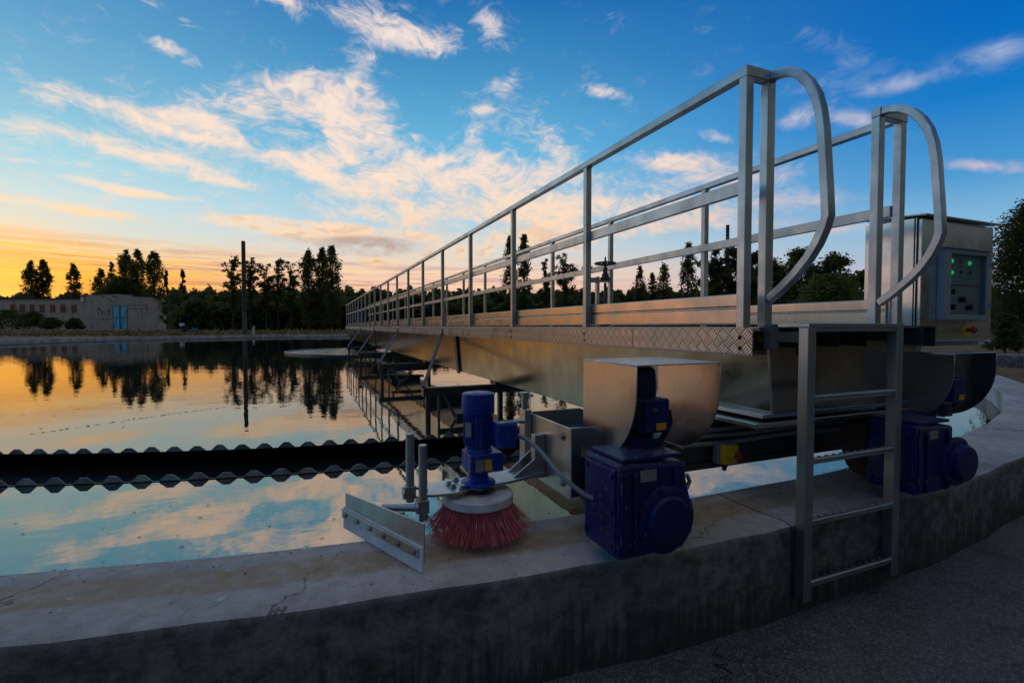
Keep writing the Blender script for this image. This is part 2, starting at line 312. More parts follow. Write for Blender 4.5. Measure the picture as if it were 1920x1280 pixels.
def ground_mat():
    m, T, P = new_mat('ground'); tc = T.node('ShaderNodeTexCoord').outputs['Object']
    x, y, z = T.sep(tc)[:3]
    n1 = T.noise(tc, 1.6, 7, .68); n2 = T.noise(tc, 60., 7, .85); n3 = T.noise(tc, 190., 3, .7)
    vo = T.node('ShaderNodeTexVoronoi', feature='F1'); T.put(vo.inputs['Vector'], tc); vo.inputs['Scale'].default_value = 150.
    st = T.sep(vo.outputs['Color'])[0]
    c = T.mix(T.mr(n2, .25, .75), (.30,.30,.29), (.15,.152,.148))
    c = T.mix(T.mr(n1, .45, .68), c, (.12,.125,.115))
    c = T.mix(T.m('MULTIPLY', T.m('GREATER_THAN', st, .72), .55), c, (.46,.46,.44))
    ve = T.node('ShaderNodeTexVoronoi', feature='DISTANCE_TO_EDGE'); T.put(ve.inputs['Vector'], T.vm('ADD', tc, T.vm('SCALE', T.noise(tc, 2.5, 6, .7, out=1), scale=.5))); ve.inputs['Scale'].default_value = .75
    c = T.mix(T.m('MULTIPLY', T.m('LESS_THAN', ve.outputs[0], .0025), T.mr(n1, .4, .55)), c, (.03,.03,.028))
    c = T.mix(T.mr(T.noise(tc, 5., 6, .75), .50, .68, 0., .5), c, (.10,.10,.09))
    far = T.mr(T.vm('LENGTH', tc), 8, 14)
    g = T.mix(T.mr(T.noise(tc, .35, 6, .7), .35, .65), (.34,.21,.10), (.18,.125,.055))
    c = T.mix(far, c, g)
    T.put(P.inputs['Base Color'], c); P.inputs['Roughness'].default_value = .9; P.inputs['Specular IOR Level'].default_value = .25
    h = T.m('ADD', T.m('MULTIPLY', n2, 1.), T.m('ADD', T.m('MULTIPLY', n3, .5), T.m('MULTIPLY', T.m('SUBTRACT', 1., vo.outputs[0]), .5)))
    T.put(P.inputs['Normal'], bump(T, h, .8, .03))
    return m
M['ground'] = ground_mat()

def water_mat(name, rscale=1., rstr=.02, rough=.03, ior=1.9, col=(.012,.02,.022)):
    m, T, P = new_mat(name); tc = T.node('ShaderNodeTexCoord').outputs['Object']
    h = T.m('ADD', T.noise(T.mapping(tc, sc=(1.1,2.2,1)), 1.6*rscale, 3, .55), T.m('MULTIPLY', T.noise(tc, 9*rscale, 3, .5), .14))
    h = T.m('MULTIPLY', h, T.mr(T.noise(tc, .22, 3, .5), .35, .65, .35, 1.))
    P.inputs['Base Color'].default_value = (*col, 1)
    P.inputs['Roughness'].default_value = rough; P.inputs['IOR'].default_value = ior; P.inputs['Specular Tint'].default_value = (1,.93,.82,1)
    T.put(P.inputs['Normal'], bump(T, h, rstr, 1.))
    return m
M['water'] = water_mat('tank_water', .8, .0045, .012, 4.6)
M['well_water'] = water_mat('churned_water', 4., .10, .08, 2.4)

def leaf_mat(name, col, col2, trans=.25):
    m, T, P = new_mat(name); tc = T.node('ShaderNodeTexCoord').outputs['Object']
    n = T.noise(tc, 1.1, 3, .6); wn = T.node('ShaderNodeTexWhiteNoise', noise_dimensions='3D')
    T.put(wn.inputs[0], T.vm('SNAP', tc, (.35,.35,.35)))
    f = T.m('ADD', T.m('MULTIPLY', T.mr(n, .3, .7), .6), T.m('MULTIPLY', wn.outputs[0], .4))
    c = T.mix(f, col, col2)
    T.put(P.inputs['Base Color'], c); P.inputs['Roughness'].default_value = .6; P.inputs['Specular IOR Level'].default_value = .25
    tr = T.node('ShaderNodeBsdfTranslucent'); T.put(tr.inputs[0], T.mix(.6, c, (.30,.27,.05)))
    mx = T.node('ShaderNodeMixShader'); mx.inputs[0].default_value = trans
    T.l.new(P.outputs[0], mx.inputs[1]); T.l.new(tr.outputs[0], mx.inputs[2])
    T.l.new(mx.outputs[0], T.n['Material Output'].inputs[0])
    return m
M['leaf'] = leaf_mat('poplar_leaf', (.075,.10,.026), (.040,.055,.016), .55)
M['leaf_dark'] = leaf_mat('dark_leaf', (.060,.095,.028), (.028,.048,.016), .40)
M['leaf_light'] = leaf_mat('light_leaf', (.14,.20,.035), (.07,.11,.025), .3)
M['dry'] = leaf_mat('dry_grass_blade', (.30,.20,.10), (.20,.135,.06), .2)
M['stone'] = simple('stone_chip', (.24,.235,.225), .85, 0, .6, 40.)
M['bark'] = simple('bark', (.06,.045,.035), .85, 0, .4, 6., .4, 20., .02)
M['pole_wood'] = simple('pole_timber', (.075,.065,.055), .8, 0, .4, 8., .3, 30., .01)

def brick_mat():
    m, T, P = new_mat('pale_brick'); tc = T.node('ShaderNodeTexCoord').outputs['Object']
    x, y, z = T.sep(tc)[:3]
    br = T.node('ShaderNodeTexBrick'); T.put(br.inputs[0], T.comb(T.m('ADD', x, y), z, 0.))
    br.inputs['Scale'].default_value = 1.; br.inputs['Brick Width'].default_value = .9; br.inputs['Row Height'].default_value = .42; br.inputs['Mortar Size'].default_value = .05
    br.inputs['Color1'].default_value = (.54,.45,.34,1); br.inputs['Color2'].default_value = (.46,.385,.295,1); br.inputs['Mortar'].default_value = (.38,.33,.27,1)
    n = T.noise(T.mapping(tc, sc=(1,1,.25)), .8, 6, .65)
    c = T.mix(T.mr(n, .5, .72, 0., .7), br.outputs[0], (.13,.11,.09))
    T.put(P.inputs['Base Color'], c); P.inputs['Roughness'].default_value = .9
    return m
M['brick'] = brick_mat()
M['brick_red'] = simple('red_brick_infill', (.30,.085,.06), .85, 0, .3, 4.)
M['door_blue'] = simple('light_blue_paint', (.14,.58,.80), .5, 0, .25, 3.)
M['roof'] = simple('roofing_felt', (.05,.048,.048), .85)
M['dull_black'] = simple('blackened_steel', (.035,.037,.038), .6, 0, .4, 12., .1, 60.)
M['rust'] = simple('rusty_iron', (.09,.05,.035), .7, .2, .4)
M['teal'] = simple('teal_paint', (.03,.14,.15), .5, 0, .3)

# ------------------------------------------------------------------ mesh builder
class MB:
    def __init__(s): s.v = []; s.f = []
    def add(s, v, f):
        o = len(s.v); s.v += [tuple(p) for p in v]; s.f += [tuple(i+o for i in g) for g in f]; return s
    def box(s, lo, hi, rot=0., piv=None):
        x0, y0, z0 = lo; x1, y1, z1 = hi
        v = [(x0,y0,z0),(x1,y0,z0),(x1,y1,z0),(x0,y1,z0),(x0,y0,z1),(x1,y0,z1),(x1,y1,z1),(x0,y1,z1)]
        if rot:
            c = piv or ((x0+x1)/2, (y0+y1)/2); ca_, sa_ = math.cos(rot), math.sin(rot)
            v = [(c[0]+(p[0]-c[0])*ca_-(p[1]-c[1])*sa_, c[1]+(p[0]-c[0])*sa_+(p[1]-c[1])*ca_, p[2]) for p in v]
        return s.add(v, [(0,3,2,1),(4,5,6,7),(0,1,5,4),(1,2,6,5),(2,3,7,6),(3,0,4,7)])
    def cbox(s, c, d, rot=0.): return s.box([c[i]-d[i]/2 for i in range(3)], [c[i]+d[i]/2 for i in range(3)], rot)
    def sweep(s, path, prof, up=(0,0,1), closed=False, caps=True):
        # prof: list of (side, up) offsets
        P = [Vector(p) for p in path]; n = len(P); up = Vector(up); k = len(prof); vs = []
        for i, p in enumerate(P):
            if closed: t = (P[(i+1) % n]-P[i-1])
            else: t = (P[min(i+1, n-1)]-P[max(i-1, 0)])
            t.normalize(); sd = t.cross(up)
            if sd.length < 1e-5: sd = t.cross(Vector((0,1,0)))
            sd.normalize(); u2 = sd.cross(t)
            sc = 1.
            if 0 < i < n-1:
                a = (P[i]-P[i-1]).normalized(); sc = 1/max(.5, abs(a.dot(t)))
            vs += [p+sd*a_*1.+u2*b_*sc for a_, b_ in prof]
        fs = []
        for i in range(n if closed else n-1):
            j = (i+1) % n
            fs += [(i*k+m_, i*k+(m_+1) % k, j*k+(m_+1) % k, j*k+m_) for m_ in range(k)]
        if caps and not closed: fs += [tuple(range(k))[::-1], tuple(range((n-1)*k, n*k))]
        return s.add(vs, fs)
    def bar(s, a, b, w, h, up=(0,0,1)):
        return s.sweep([a, b], [(-w/2,-h/2),(w/2,-h/2),(w/2,h/2),(-w/2,h/2)], up)
    def tube(s, path, r, n=10, r2=None):
        P = [Vector(p) for p in path]; N = len(P); vs = []; fs = []
        t0 = (P[1]-P[0]).normalized(); u = t0.orthogonal().normalized()
        for i, p in enumerate(P):
            t = (P[min(i+1, N-1)]-P[max(i-1, 0)]).normalized(); u = (u-t*u.dot(t)).normalized(); w = t.cross(u)
            rr = r if r2 is None else r+(r2-r)*i/(N-1)
            vs += [p+(u*math.cos(2*math.pi*k/n)+w*math.sin(2*math.pi*k/n))*rr for k in range(n)]
        for i in range(N-1): fs += [(i*n+k, i*n+(k+1) % n, (i+1)*n+(k+1) % n, (i+1)*n+k) for k in range(n)]
        fs += [tuple(range(n))[::-1], tuple(range((N-1)*n, N*n))]
        return s.add(vs, fs)
    def lathe(s, c, prof, n=32, axis=(0,0,1)):
        # prof: (radius, offset along axis)
        ax = Vector(axis).normalized(); u = ax.orthogonal().normalized(); w = ax.cross(u); c = Vector(c); vs = []; fs = []
        for r, h in prof: vs += [c+ax*h+(u*math.cos(2*math.pi*k/n)+w*math.sin(2*math.pi*k/n))*r for k in range(n)]
        for i in range(len(prof)-1): fs += [(i*n+k, i*n+(k+1) % n, (i+1)*n+(k+1) % n, (i+1)*n+k) for k in range(n)]
        fs += [tuple(range(n))[::-1], tuple(range((len(prof)-1)*n, len(prof)*n))]
        return s.add(vs, fs)
    def prism(s, poly, a, b):
        # poly: list of 3D points; extruded by vector from offset a to b
        a, b = Vector(a), Vector(b); P = [Vector(p) for p in poly]; n = len(P)
        return s.add([p+a for p in P]+[p+b for p in P], [tuple(range(n))[::-1], tuple(range(n, 2*n))]+[(k, (k+1) % n, n+(k+1) % n, n+k) for k in range(n)])
    def hexbolt(s, c, axis, r=.009, h=.008): return s.lathe(c, [(r*1.5,0),(r*1.5,h*.25),(r,h*.25),(r,h)], 6, axis)
    def islands(s):
        p = list(range(len(s.v)))
        def fd(i):
            while p[i] != i: p[i] = p[p[i]]; i = p[i]
            return i
        for f in s.f:
            for q_ in f[1:]:
                a, b = fd(f[0]), fd(q_)
                if a != b: p[b] = a
        out = {}
        for f in s.f: out.setdefault(fd(f[0]), []).append(f)
        for fs in out.values():
            m = MB(); ix = {}
            for f in fs:
                for i in f:
                    if i not in ix: ix[i] = len(m.v); m.v.append(s.v[i])
            m.f = [tuple(ix[i] for i in f) for f in fs]
            yield m
    def each(s, *a, **k): return [m.build(*a, **k) for m in s.islands()]      # every loose piece its own object
    def build(s, name, mat, parent=None, bevel=0., smooth=None, rotz=0.):
        off = Vector(parent_loc(parent)) if parent else Vector((0,0,0))
        me = bpy.data.meshes.new(name); me.from_pydata([tuple(Vector(p)-off) for p in s.v], [], s.f)
        bm = bmesh.new(); bm.from_mesh(me); bmesh.ops.recalc_face_normals(bm, faces=bm.faces); bm.to_mesh(me); bm.free()
        if smooth is not None:
            me.shade_smooth(); me.set_sharp_from_angle(angle=R(smooth))
        o = bpy.data.objects.new(name, me); COL.objects.link(o); me.materials.append(mat)
        if parent: o.parent = parent
        if bevel:
            b = o.modifiers.new('bevel', 'BEVEL'); b.width = bevel; b.segments = 2; b.limit_method = 'ANGLE'; b.angle_limit = R(40); b.harden_normals = False
        return o
def parent_loc(p):
    v = Vector(p.location)
    while p.parent: p = p.parent; v += p.location
    return v
def tag(o, label=None, cat=None, group=None, kind=None):
    if label: o['label'] = label
    if cat: o['category'] = cat
    if group: o['group'] = group
    if kind: o['kind'] = kind
    return o
def thing(name, label, cat, loc, group=None):
    o = bpy.data.objects.new(name, None); COL.objects.link(o); o.location = loc; o.empty_display_size = .1
    return tag(o, label, cat, group)
def frange(a, b, n): return [a+(b-a)*i/(n-1) for i in range(n)]

# ------------------------------------------------------------------ setting: ground, basin, water
GZ, WZ, TZ = -1.10, -.98, -.75
BX, BB = 1.7, 24.5
BY = 1.28+BB
def basin(off, t):
    s_ = (math.sin(t)+1)/2; s_ = s_*s_*(3-2*s_)
    return (BX+(17.5+3.2*s_-off)*math.cos(t), BY+(BB-off)*math.sin(t))
N = 720
TT = [-math.pi/2+2*math.pi*i/N for i in range(N)]
g = MB()
NR = [0, 2, 5, 10, 20, 40, 80, 160, 320, 900]
gv = [(0,0,GZ)]; gf = []
for r_ in NR[1:]: gv += [(r_*math.cos(k*math.pi/24), r_*math.sin(k*math.pi/24), GZ) for k in range(48)]
gf = [(0, 1+k, 1+(k+1) % 48) for k in range(48)]
for i in range(len(NR)-2): gf += [(1+i*48+k, 1+(i+1)*48+k, 1+(i+1)*48+(k+1) % 48, 1+i*48+(k+1) % 48) for k in range(48)]
o = g.add(gv, gf).build('ground', M['ground']); tag(o, kind='structure')

def ring_wall(name, ell, n, prof, mat, parent=None):
    # prof: list of (inset, z, v); ell(inset, i) -> x, y
    vs = []; fs = []; k = len(prof); uvs = []; off = parent_loc(parent) if parent else Vector((0,0,0))
    L = 0; last = None
    us = []
    for i in range(n+1):
        p0 = ell(0, i % n)
        if last: L += math.hypot(p0[0]-last[0], p0[1]-last[1])
        last = p0; us.append(L)
    for i in range(n):
        for (d, z, v) in prof:
            x, y = ell(d, i); vs.append((x-off.x, y-off.y, z-off.z))
    for i in range(n):
        j = (i+1) % n
        for m_ in range(k-1):
            fs.append((i*k+m_, j*k+m_, j*k+m_+1, i*k+m_+1))
            uvs += [(us[i], prof[m_][2]), (us[i+1], prof[m_][2]), (us[i+1], prof[m_+1][2]), (us[i], prof[m_+1][2])]
    me = bpy.data.meshes.new(name); me.from_pydata(vs, [], fs)
    ul = me.uv_layers.new(name='UVMap')
    ul.data.foreach_set('uv', [c for p in uvs for c in p])
    me.shade_smooth(); me.set_sharp_from_angle(angle=R(35))
    o = bpy.data.objects.new(name, me); COL.objects.link(o); me.materials.append(mat)
    if parent: o.parent = parent
    return o
def basin_i(d, i):
    # small unevenness of the cast edge
    w = .006*math.sin(i*1.7)+.005*math.sin(i*.53+1) if d < .06 else .004*math.sin(i*1.1)
    return basin(d+w, TT[i % N])
prof = [(0,GZ-.05,-.05),(0,-1.0,.10),(0,TZ-.03,.32),(.006,TZ-.009,.335),(.025,TZ,.355),(.12,TZ-.001,.45),(.2,TZ-.003,.55),(.3,TZ-.001,.65),(.375,TZ,.725),(.39,TZ-.015,.745),(.39,-1.3,1.3)]
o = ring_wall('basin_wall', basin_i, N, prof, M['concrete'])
tag(o, 'low grey concrete rim wall of the settling tank the bridge rolls on, tan wheel track on top', 'tank wall')

def annulus(d0, d1, z, vs, fs):
    o_ = len(vs)
    for i in range(N):
        a, b = basin(d0, TT[i]), basin(d1, TT[i]); vs += [(a[0],a[1],z), (b[0],b[1],z)]
    fs += [(o_+2*i, o_+2*((i+1) % N), o_+2*((i+1) % N)+1, o_+2*i+1) for i in range(N)]
L0, L1 = 2.08, 2.86      # launder channel, inset of its two weir plates
wv, wf = [], []
annulus(.395, L0, WZ, wv, wf)
o_ = len(wv)
# inner pool: rings down to a centre fan
rings = [L1, 5, 8, 12]
for a, b in zip(rings[:-1], rings[1:]): annulus(a, b, WZ, wv, wf)
o_ = len(wv); wv += [(*basin(12, t), WZ) for t in TT]; wf.append(tuple(range(o_, o_+N)))
o = MB().add(wv, wf).build('water', M['water']); tag(o, kind='structure')

lau = thing('launder_channel', 'black overflow channel with two rows of saw-toothed weir plates inside the tank wall', 'weir channel', (*basin(L0, -math.pi/2), WZ))
tv_, tf_ = [], []
zb_ = -1.085
for i in range(N):
    a, b = basin(L0-.012, TT[i]), basin(L1+.012, TT[i])
    tv_ += [(*a, WZ-.004), (*a, zb_), (*b, zb_), (*b, WZ-.004)]
for i in range(N):
    j = (i+1) % N
    tf_ += [(4*i+m_, 4*j+m_, 4*j+m_+1, 4*i+m_+1) for m_ in range(3)]
MB().add(tv_, tf_).build('channel_trough', M['trough'], lau)
def weir(d, cnt, name):
    vs, fs = [], []
    # arc-length table
    fine = 5760; pts = [basin(d, -math.pi/2+2*math.pi*i/fine) for i in range(fine+1)]
    S = np.concatenate([[0], np.cumsum([math.dist(pts[i], pts[i+1]) for i in range(fine)])])
    PX = np.array([p[0] for p in pts]); PY = np.array([p[1] for p in pts])
    tot = S[-1]; cnt = int(round(tot/.165)); st = tot/cnt
    def at(s_): return float(np.interp(s_ % tot, S, PX)), float(np.interp(s_ % tot, S, PY))
    for k in range(cnt):
        s0 = k*st; h = .043+.003*math.sin(k*2.3)+.002*math.sin(k*.31)
        pr = [(0, .0045), (st, .0045), (st, .005), (.87*st, .005), (.855*st, .011), (.62*st, h), (.38*st, h), (.145*st, .011), (.13*st, .005), (0, .005)]
        P0 = [at(s0+u_) for u_, _ in pr]
        o_ = len(vs)
        for (x, y), (_, z) in zip(P0, pr): vs.append((x, y, WZ+z))
        nx, ny = BX-P0[0][0], BY-P0[0][1]; l_ = math.hypot(nx, ny); nx, ny = nx/l_*.006, ny/l_*.006
        for (x, y), (_, z) in zip(P0, pr): vs.append((x+nx, y+ny, WZ+z))
        fs += [(o_, o_+1, o_+2, o_+3, o_+8, o_+9), (o_+3, o_+4, o_+7, o_+8), (o_+4, o_+5, o_+6, o_+7)]
        fs += [tuple(q+10 for q in g_)[::-1] for g_ in ((o_, o_+1, o_+2, o_+3, o_+8, o_+9), (o_+3, o_+4, o_+7, o_+8), (o_+4, o_+5, o_+6, o_+7))]
        fs += [(o_+a, o_+10+a, o_+10+a+1, o_+a+1) for a in range(2, 9)]
    pl = MB().add(vs, fs).build(name, M['weir'], lau)
    vs, fs = [], []
    for k in range(N):
        for dd_ in (-.002, .008):
            for z in (WZ-.06, WZ+.0042): vs.append((*basin(d+dd_, TT[k]), z))
    for k in range(N):
        a, b = 4*k, 4*((k+1) % N); fs += [(a, b, b+1, a+1), (a+2, a+3, b+3, b+2), (a+1, b+1, b+3, a+3)]
    MB().add(vs, fs).build('weir_sill', M['trough'], pl)
weir(L0, 0, 'weir_plate'); weir(L1, 0, 'weir_plate')

vs, fs = [], []
def scum(x, y, s_):
    o_ = len(vs); n_ = rng.choice((5,6,7)); a0 = rng.random()*6
    for k in range(n_):
        a = a0+k*2*math.pi/n_; q_ = s_*rng.uniform(.55,1.2); vs.append((x+q_*1.5*math.cos(a), y+q_*.7*math.sin(a), WZ+.003))
    vs.append((x, y, WZ+.003+s_*.25)); fs.extend([(o_+k, o_+(k+1) % n_, o_+n_) for k in range(n_)])
for k in range(150):     # a thin drifting line of scum and scattered flecks
    u = k/149; scum(-2.35+2.75*u+rng.gauss(0,.02), 5.75+1.35*u+.35*math.sin(u*3)+rng.gauss(0,.025), rng.choice((.006,.009,.013)))
for k in range(110): scum(rng.uniform(-7,3), rng.uniform(4.9,18), rng.choice((.008,.012,.02)))
for k in range(60): scum(rng.uniform(-1.4,1.2), rng.uniform(2.05,3.25), rng.choice((.003,.005,.007)))
tag(MB().add(vs, fs).build('floating_scum', M['stone']), kind='stuff')
# feed well in the middle of the tank
FC = (2.35, 19.6); FR = 3.2
fw = thing('feed_well', 'round steel feed well ring standing in the middle of the water under the bridge', 'feed well', (*FC, WZ))
MB().lathe((*FC, 0), [(FR-.05,-1.06),(FR,-1.06),(FR,-.935),(FR+.03,-.935),(FR+.03,-.922),(FR-.05,-.922),(FR-.05,-1.06)], 128).build('ring_wall', M['dark_steel'], fw, smooth=40)
MB().add([(FC[0]+(FR-.055)*math.cos(k*math.pi/48), FC[1]+(FR-.055)*math.sin(k*math.pi/48), WZ+.03) for k in range(96)], [tuple(range(96))]).build('churned_water', M['well_water'], fw)

# ------------------------------------------------------------------ bridge
YE = 26.1
S_ = 1.266
br = thing('scraper_bridge', 'long metal rotating scraper bridge with railed walkway reaching across the round tank', 'bridge', (2.24, 1.5, TZ))
# girder: tapered trough section, raised where it sits on the end carriage
st = [(1.44,-.36,1.756,2.724),(2.25,-.36,1.756,2.724),(2.65,-.572,1.775,2.705),(YE-2,-.572,1.775,2.705),(YE,-.40,1.76,2.72)]
gv, gf = [], []
for (y, zb, xa, xb) in st: gv += [(1.725,y,-.022),(xa,y,zb),(xb,y,zb),(2.755,y,-.022)]
for i in range(len(st)-1): gf += [(4*i+m_, 4*i+(m_+1) % 4, 4*(i+1)+(m_+1) % 4, 4*(i+1)+m_) for m_ in range(4)]
gf += [(0,1,2,3), (16,19,18,17)]
gir = MB().add(gv, gf).build('girder', M['girder'], br, .004)
m_ = MB()
for y in (6.05, 14.6, 21.5):  # dark straps laid down both girder sides
    for sgn in (-1, 1):
        xt, xb = 2.24+sgn*.525, 2.24+sgn*.478
        m_.bar((xt, y, -.12), (xb, y, -.60), .10, .016, (0,0,1))
m_.each('dark_strap', M['dark_steel'], gir)
m_ = MB()
for a, b in (((1.722,1.436,-.02),(1.753,1.436,-.36)), ((2.758,1.436,-.02),(2.727,1.436,-.36)), ((1.756,1.436,-.362),(2.724,1.436,-.362))): m_.tube([Vector(a).lerp(Vector(b), i/14)+Vector((rng.uniform(-.0015,.0015),0,rng.uniform(-.0015,.0015))) for i in range(15)], .005, 6)
m_.tube([(1.772,2.66,-.572),(1.754,2.27,-.362),(1.754,1.44,-.364)], .005, 6)
m_.each('weld_seam', M['weld'], gir, smooth=50)
MB().box((1.72,1.45,-.381),(2.76,2.3,-.364)).box((1.66,1.43,-.415),(2.82,2.2,-.393)).each('bearing_plate', M['sheet'], br, .003)
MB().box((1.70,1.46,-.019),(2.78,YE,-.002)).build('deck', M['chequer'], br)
for x0, x1, lip in ((1.678,1.684,1), (2.796,2.802,-1)):
    mm = MB()
    ys = [1.47, 2.28]+[2.28+2.53*i for i in range(1, 10)]+[YE]
    for a, b in zip(ys[:-1], ys[1:]):
        mm.box((x0, a+.0015, -.117), (x1, b-.0015, -.004))
        mm.box((min(x0, x0+lip*.03), a+.0015, -.1215), (max(x1, x1+lip*.03), b-.0015, -.1175))
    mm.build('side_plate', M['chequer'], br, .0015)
# end cross member with its two open box ends
mm = MB()
for (a, b) in (((1.715,1.38,-.004),(2.765,1.452,.004)), ((1.715,1.38,-.095),(1.722,1.452,-.005)), ((2.758,1.38,-.095),(2.765,1.452,-.005)), ((1.723,1.444,-.095),(2.757,1.452,-.005))): mm.box(a, b)
mm.build('end_beam', M['dull_black'], br, .002)
mm = MB()
for x in (1.80, 1.86, 2.04, 2.22, 2.62): mm.box((x,1.36,-.085),(x+.008,1.443,-.006))
mm.each('end_bracket', M['dull_black'], br, .001)
MB().box((1.90,1.434,-.12),(1.985,1.4355,-.075)).build('name_plate', M['grey_lbl'], br)
def railing(X, sgn, y0, n, gx):
    rl = thing('railing', None, None, (X, y0, 0)); rl.parent = br; rl.location = Vector((X, y0, 0))-parent_loc(br)
    for i in range(n):
        y = y0+i*S_ if (sgn < 0 or i == 0) else y0+.065+i*S_
        p = MB().box((X-.02,y-.02,-.108),(X+.02,y+.02,1.039)).build('post', M['rail'], rl, .003)
        if i < 6:
            MB().tube([(X-.0215,y-.021,1.0385),(X+.0215,y-.021,1.0385)], .0035, 6).build('weld_bead', M['weld'], rl, smooth=60)
            MB().box((X-.0205,y+.0205,-.105),(X+.0205,y+.032,-.03)).build('foot_bracket', M['steel'], rl, .002)
            q_ = MB()
            for z in (-.046,-.092): q_.lathe((X-.0195 if sgn < 0 else X+.0195, y-.004, z), [(.009,0),(.009,.004)], 14, (-1 if sgn < 0 else 1,0,0))
            q_.each('bolt_hole', M['hole'], rl)
    MB().box((X-.022,y0-.022,1.04),(X+.022,YE,1.08)).build('top_rail', M['rail'], rl, .004)
    MB().box((X-sgn*.02-.012 if sgn < 0 else X-.032,y0+.02,.565),(X-sgn*.02+.012 if sgn < 0 else X-.008-.0,YE,.622)).build('mid_rail', M['rail'], rl, .003)
    xt = X+.0215 if sgn < 0 else X-.0455
    MB().box((xt,y0+.02,.088),(xt+.024,YE,.142)).box((xt+.008,y0+.02,.078),(xt+.023,YE,.0878)).box((xt,y0+.02,.012),(xt+.024,YE,.0778)).build('toe_board', M['toe'], rl, .003)
    # grab loop at the ladder head
    gr = MB().box((gx-.022,y0-.02,.0),(gx+.022,y0+.02,1.036)).build('grab_post', M['rail'], rl, .003)
    MB().box((min(X,gx)-.0225,y0-.0225,1.0365),(max(X,gx)+.0225,y0+.0225,1.0795) if sgn < 0 else (max(X,gx)+.0225,y0+.0225,1.0795)).build('corner_rail', M['rail'], rl, .003)
    pts = [(y0-.022,1.058),(y0-.06,1.053),(y0-.105,1.037),(y0-.15,1.005),(y0-.19,.955),(y0-.22,.895),(y0-.238,.83),(y0-.25,.75),(y0-.268,.52),(y0-.274,.42),(y0-.262,.38),(y0-.236,.325),(y0-.2,.272),(y0-.15,.218),(y0-.09,.165),(y0-.022,.115)]
    MB().sweep([(gx, y, z) for y, z in pts], [(-.017,-.019),(.017,-.019),(.017,.019),(-.017,.019)], (1,0,0)).build('grab_loop', M['rail'], rl, .004, 50)
    return rl
railing(1.70, -1, 1.54, 20, 1.825)
railing(2.80, 1, 1.575, 20, 2.625)
# outriggers below the walkway with their stays and scraper hangers
for k, yb in enumerate((5.1, 8.64, 12.5, 16.3)):
    ob = MB().box((1.09,yb-.05,-.735),(1.10,yb+.05,-.645)).box((1.10,yb-.045,-.733),(2.7,yb-.037,-.647)).box((1.10,yb-.036,-.656),(2.7,yb+.05,-.647)).box((1.10,yb-.036,-.733),(2.7,yb+.05,-.724)).build('outrigger_beam', M['dark_steel'], br)
    MB().bar((1.10,yb,-.642),(1.672,yb+1.45+.1*k,-.10),.034,.026).build('stay', M['dark_steel'], ob)
    MB().box((1.655,yb+1.42+.1*k,-.13),(1.6765,yb+1.49+.1*k,-.03)).build('stay_bracket', M['steel'], ob)
    h = MB()
    h.box((1.12,yb-.03,-.99),(1.17,yb+.0,-.7335))
    h.tube([(1.26,yb-.02,-.735),(1.26,yb-.02,-1.05)], .014, 8).tube([(1.32,yb-.02,-.735),(1.45,yb-.1,-1.02)], .016, 8).tube([(1.66,yb-.02,-.70),(1.64,yb-.05,-.80),(1.45,yb-.1,-1.02)], .013, 8)
    h.build('hanger', M['dark_steel'], ob)
    MB().box((1.42,yb-.14,-1.05),(1.50,yb-.06,-.93)).box((1.34,yb+.25,-.80),(2.0,yb+.29,-.745)).box((1.94,yb-.03,-1.05),(1.99,yb+.02,-.7335)).each('scraper_arm', M['dark_steel'], ob)
    MB().box((1.88,yb-.09,-.645),(2.6,yb+.09,-.576)).build('saddle', M['dark_steel'], ob)
# end carriage with conduits
ec = MB().box((.98,1.70,-.65),(3.45,1.92,-.62)).box((.98,1.70,-.45),(3.45,1.92,-.42)).box((.98,1.71,-.6195),(3.45,1.73,-.4505)).box((.98,1.89,-.6195),(3.45,1.91,-.4505)).build('end_carriage', M['dark_steel'], br, .003)
mm = MB()
for i, (z, dy) in enumerate(((-.498,.0),(-.530,.004),(-.465,.006))):
    mm.tube([(1.42+.05*i,1.692-dy,z+.004)]+[(x,1.694-dy,z+.004*math.sin(x*9+i)) for x in frange(1.55,2.9,14)], .011, 10)
mm.each('conduit', M['cable'], ec, smooth=60)

# small blue cabinet at the far end of the deck
bc = thing('blue_cabinet', 'small blue electrical box far out on the bridge deck between its railings', 'electrical box', (2.06, 22.5, 0))
MB().box((1.94,22.3,.05),(2.18,22.7,.80)).build('box_body', M['blue'], bc, .01)
MB().box((1.96,22.35,-.001),(2.16,22.65,.049)).build('plinth', M['dark_steel'], bc)
MB().box((1.93,22.29,.801),(2.19,22.71,.84)).build('lid', M['blue'], bc, .008)

# ------------------------------------------------------------------ access ladder
ld = thing('access_ladder', 'vertical metal ladder with four toothed rungs hanging from the bridge end above the kerb', 'ladder', (1.95, 1.25, -1.03))
for x in (1.683, 2.205):
    MB().box((x,1.232,-1.03),(x+.042,1.272,-.004)).build('side_rail', M['steel'], ld, .003)
for z in (-.256,-.492,-.723,-.955):
    r_ = MB().box((1.726,1.247,z-.022),(2.204,1.274,z-.019)).box((1.726,1.272,z-.03),(2.204,1.275,z-.0195))
    for k in range(11):
        x = 1.745+.042*k
        r_.lathe((x+.01,1.262,z-.0195), [(.010,0),(.008,.016),(.006,.0165),(.005,.004)], 10)
    rg = r_.build('rung', M['rail'], ld)
    MB().tube([(1.724,1.241,z-.006),(2.206,1.241,z-.006)], .0085, 10).box((1.726,1.238,z-.022),(2.204,1.243,z-.008)).build('nosing', M['rail'], rg, smooth=50)
MB().box((1.683,1.229,-.003),(2.247,1.36,.012)).box((1.728,1.236,-.02),(2.203,1.24,-.004)).build('top_step', M['steel'], ld, .003)
MB().box((1.70,1.273,-.06),(1.71,1.40,-.02)).box((2.22,1.273,-.06),(2.23,1.40,-.02)).each('fixing_lug', M['dull_black'], ld)

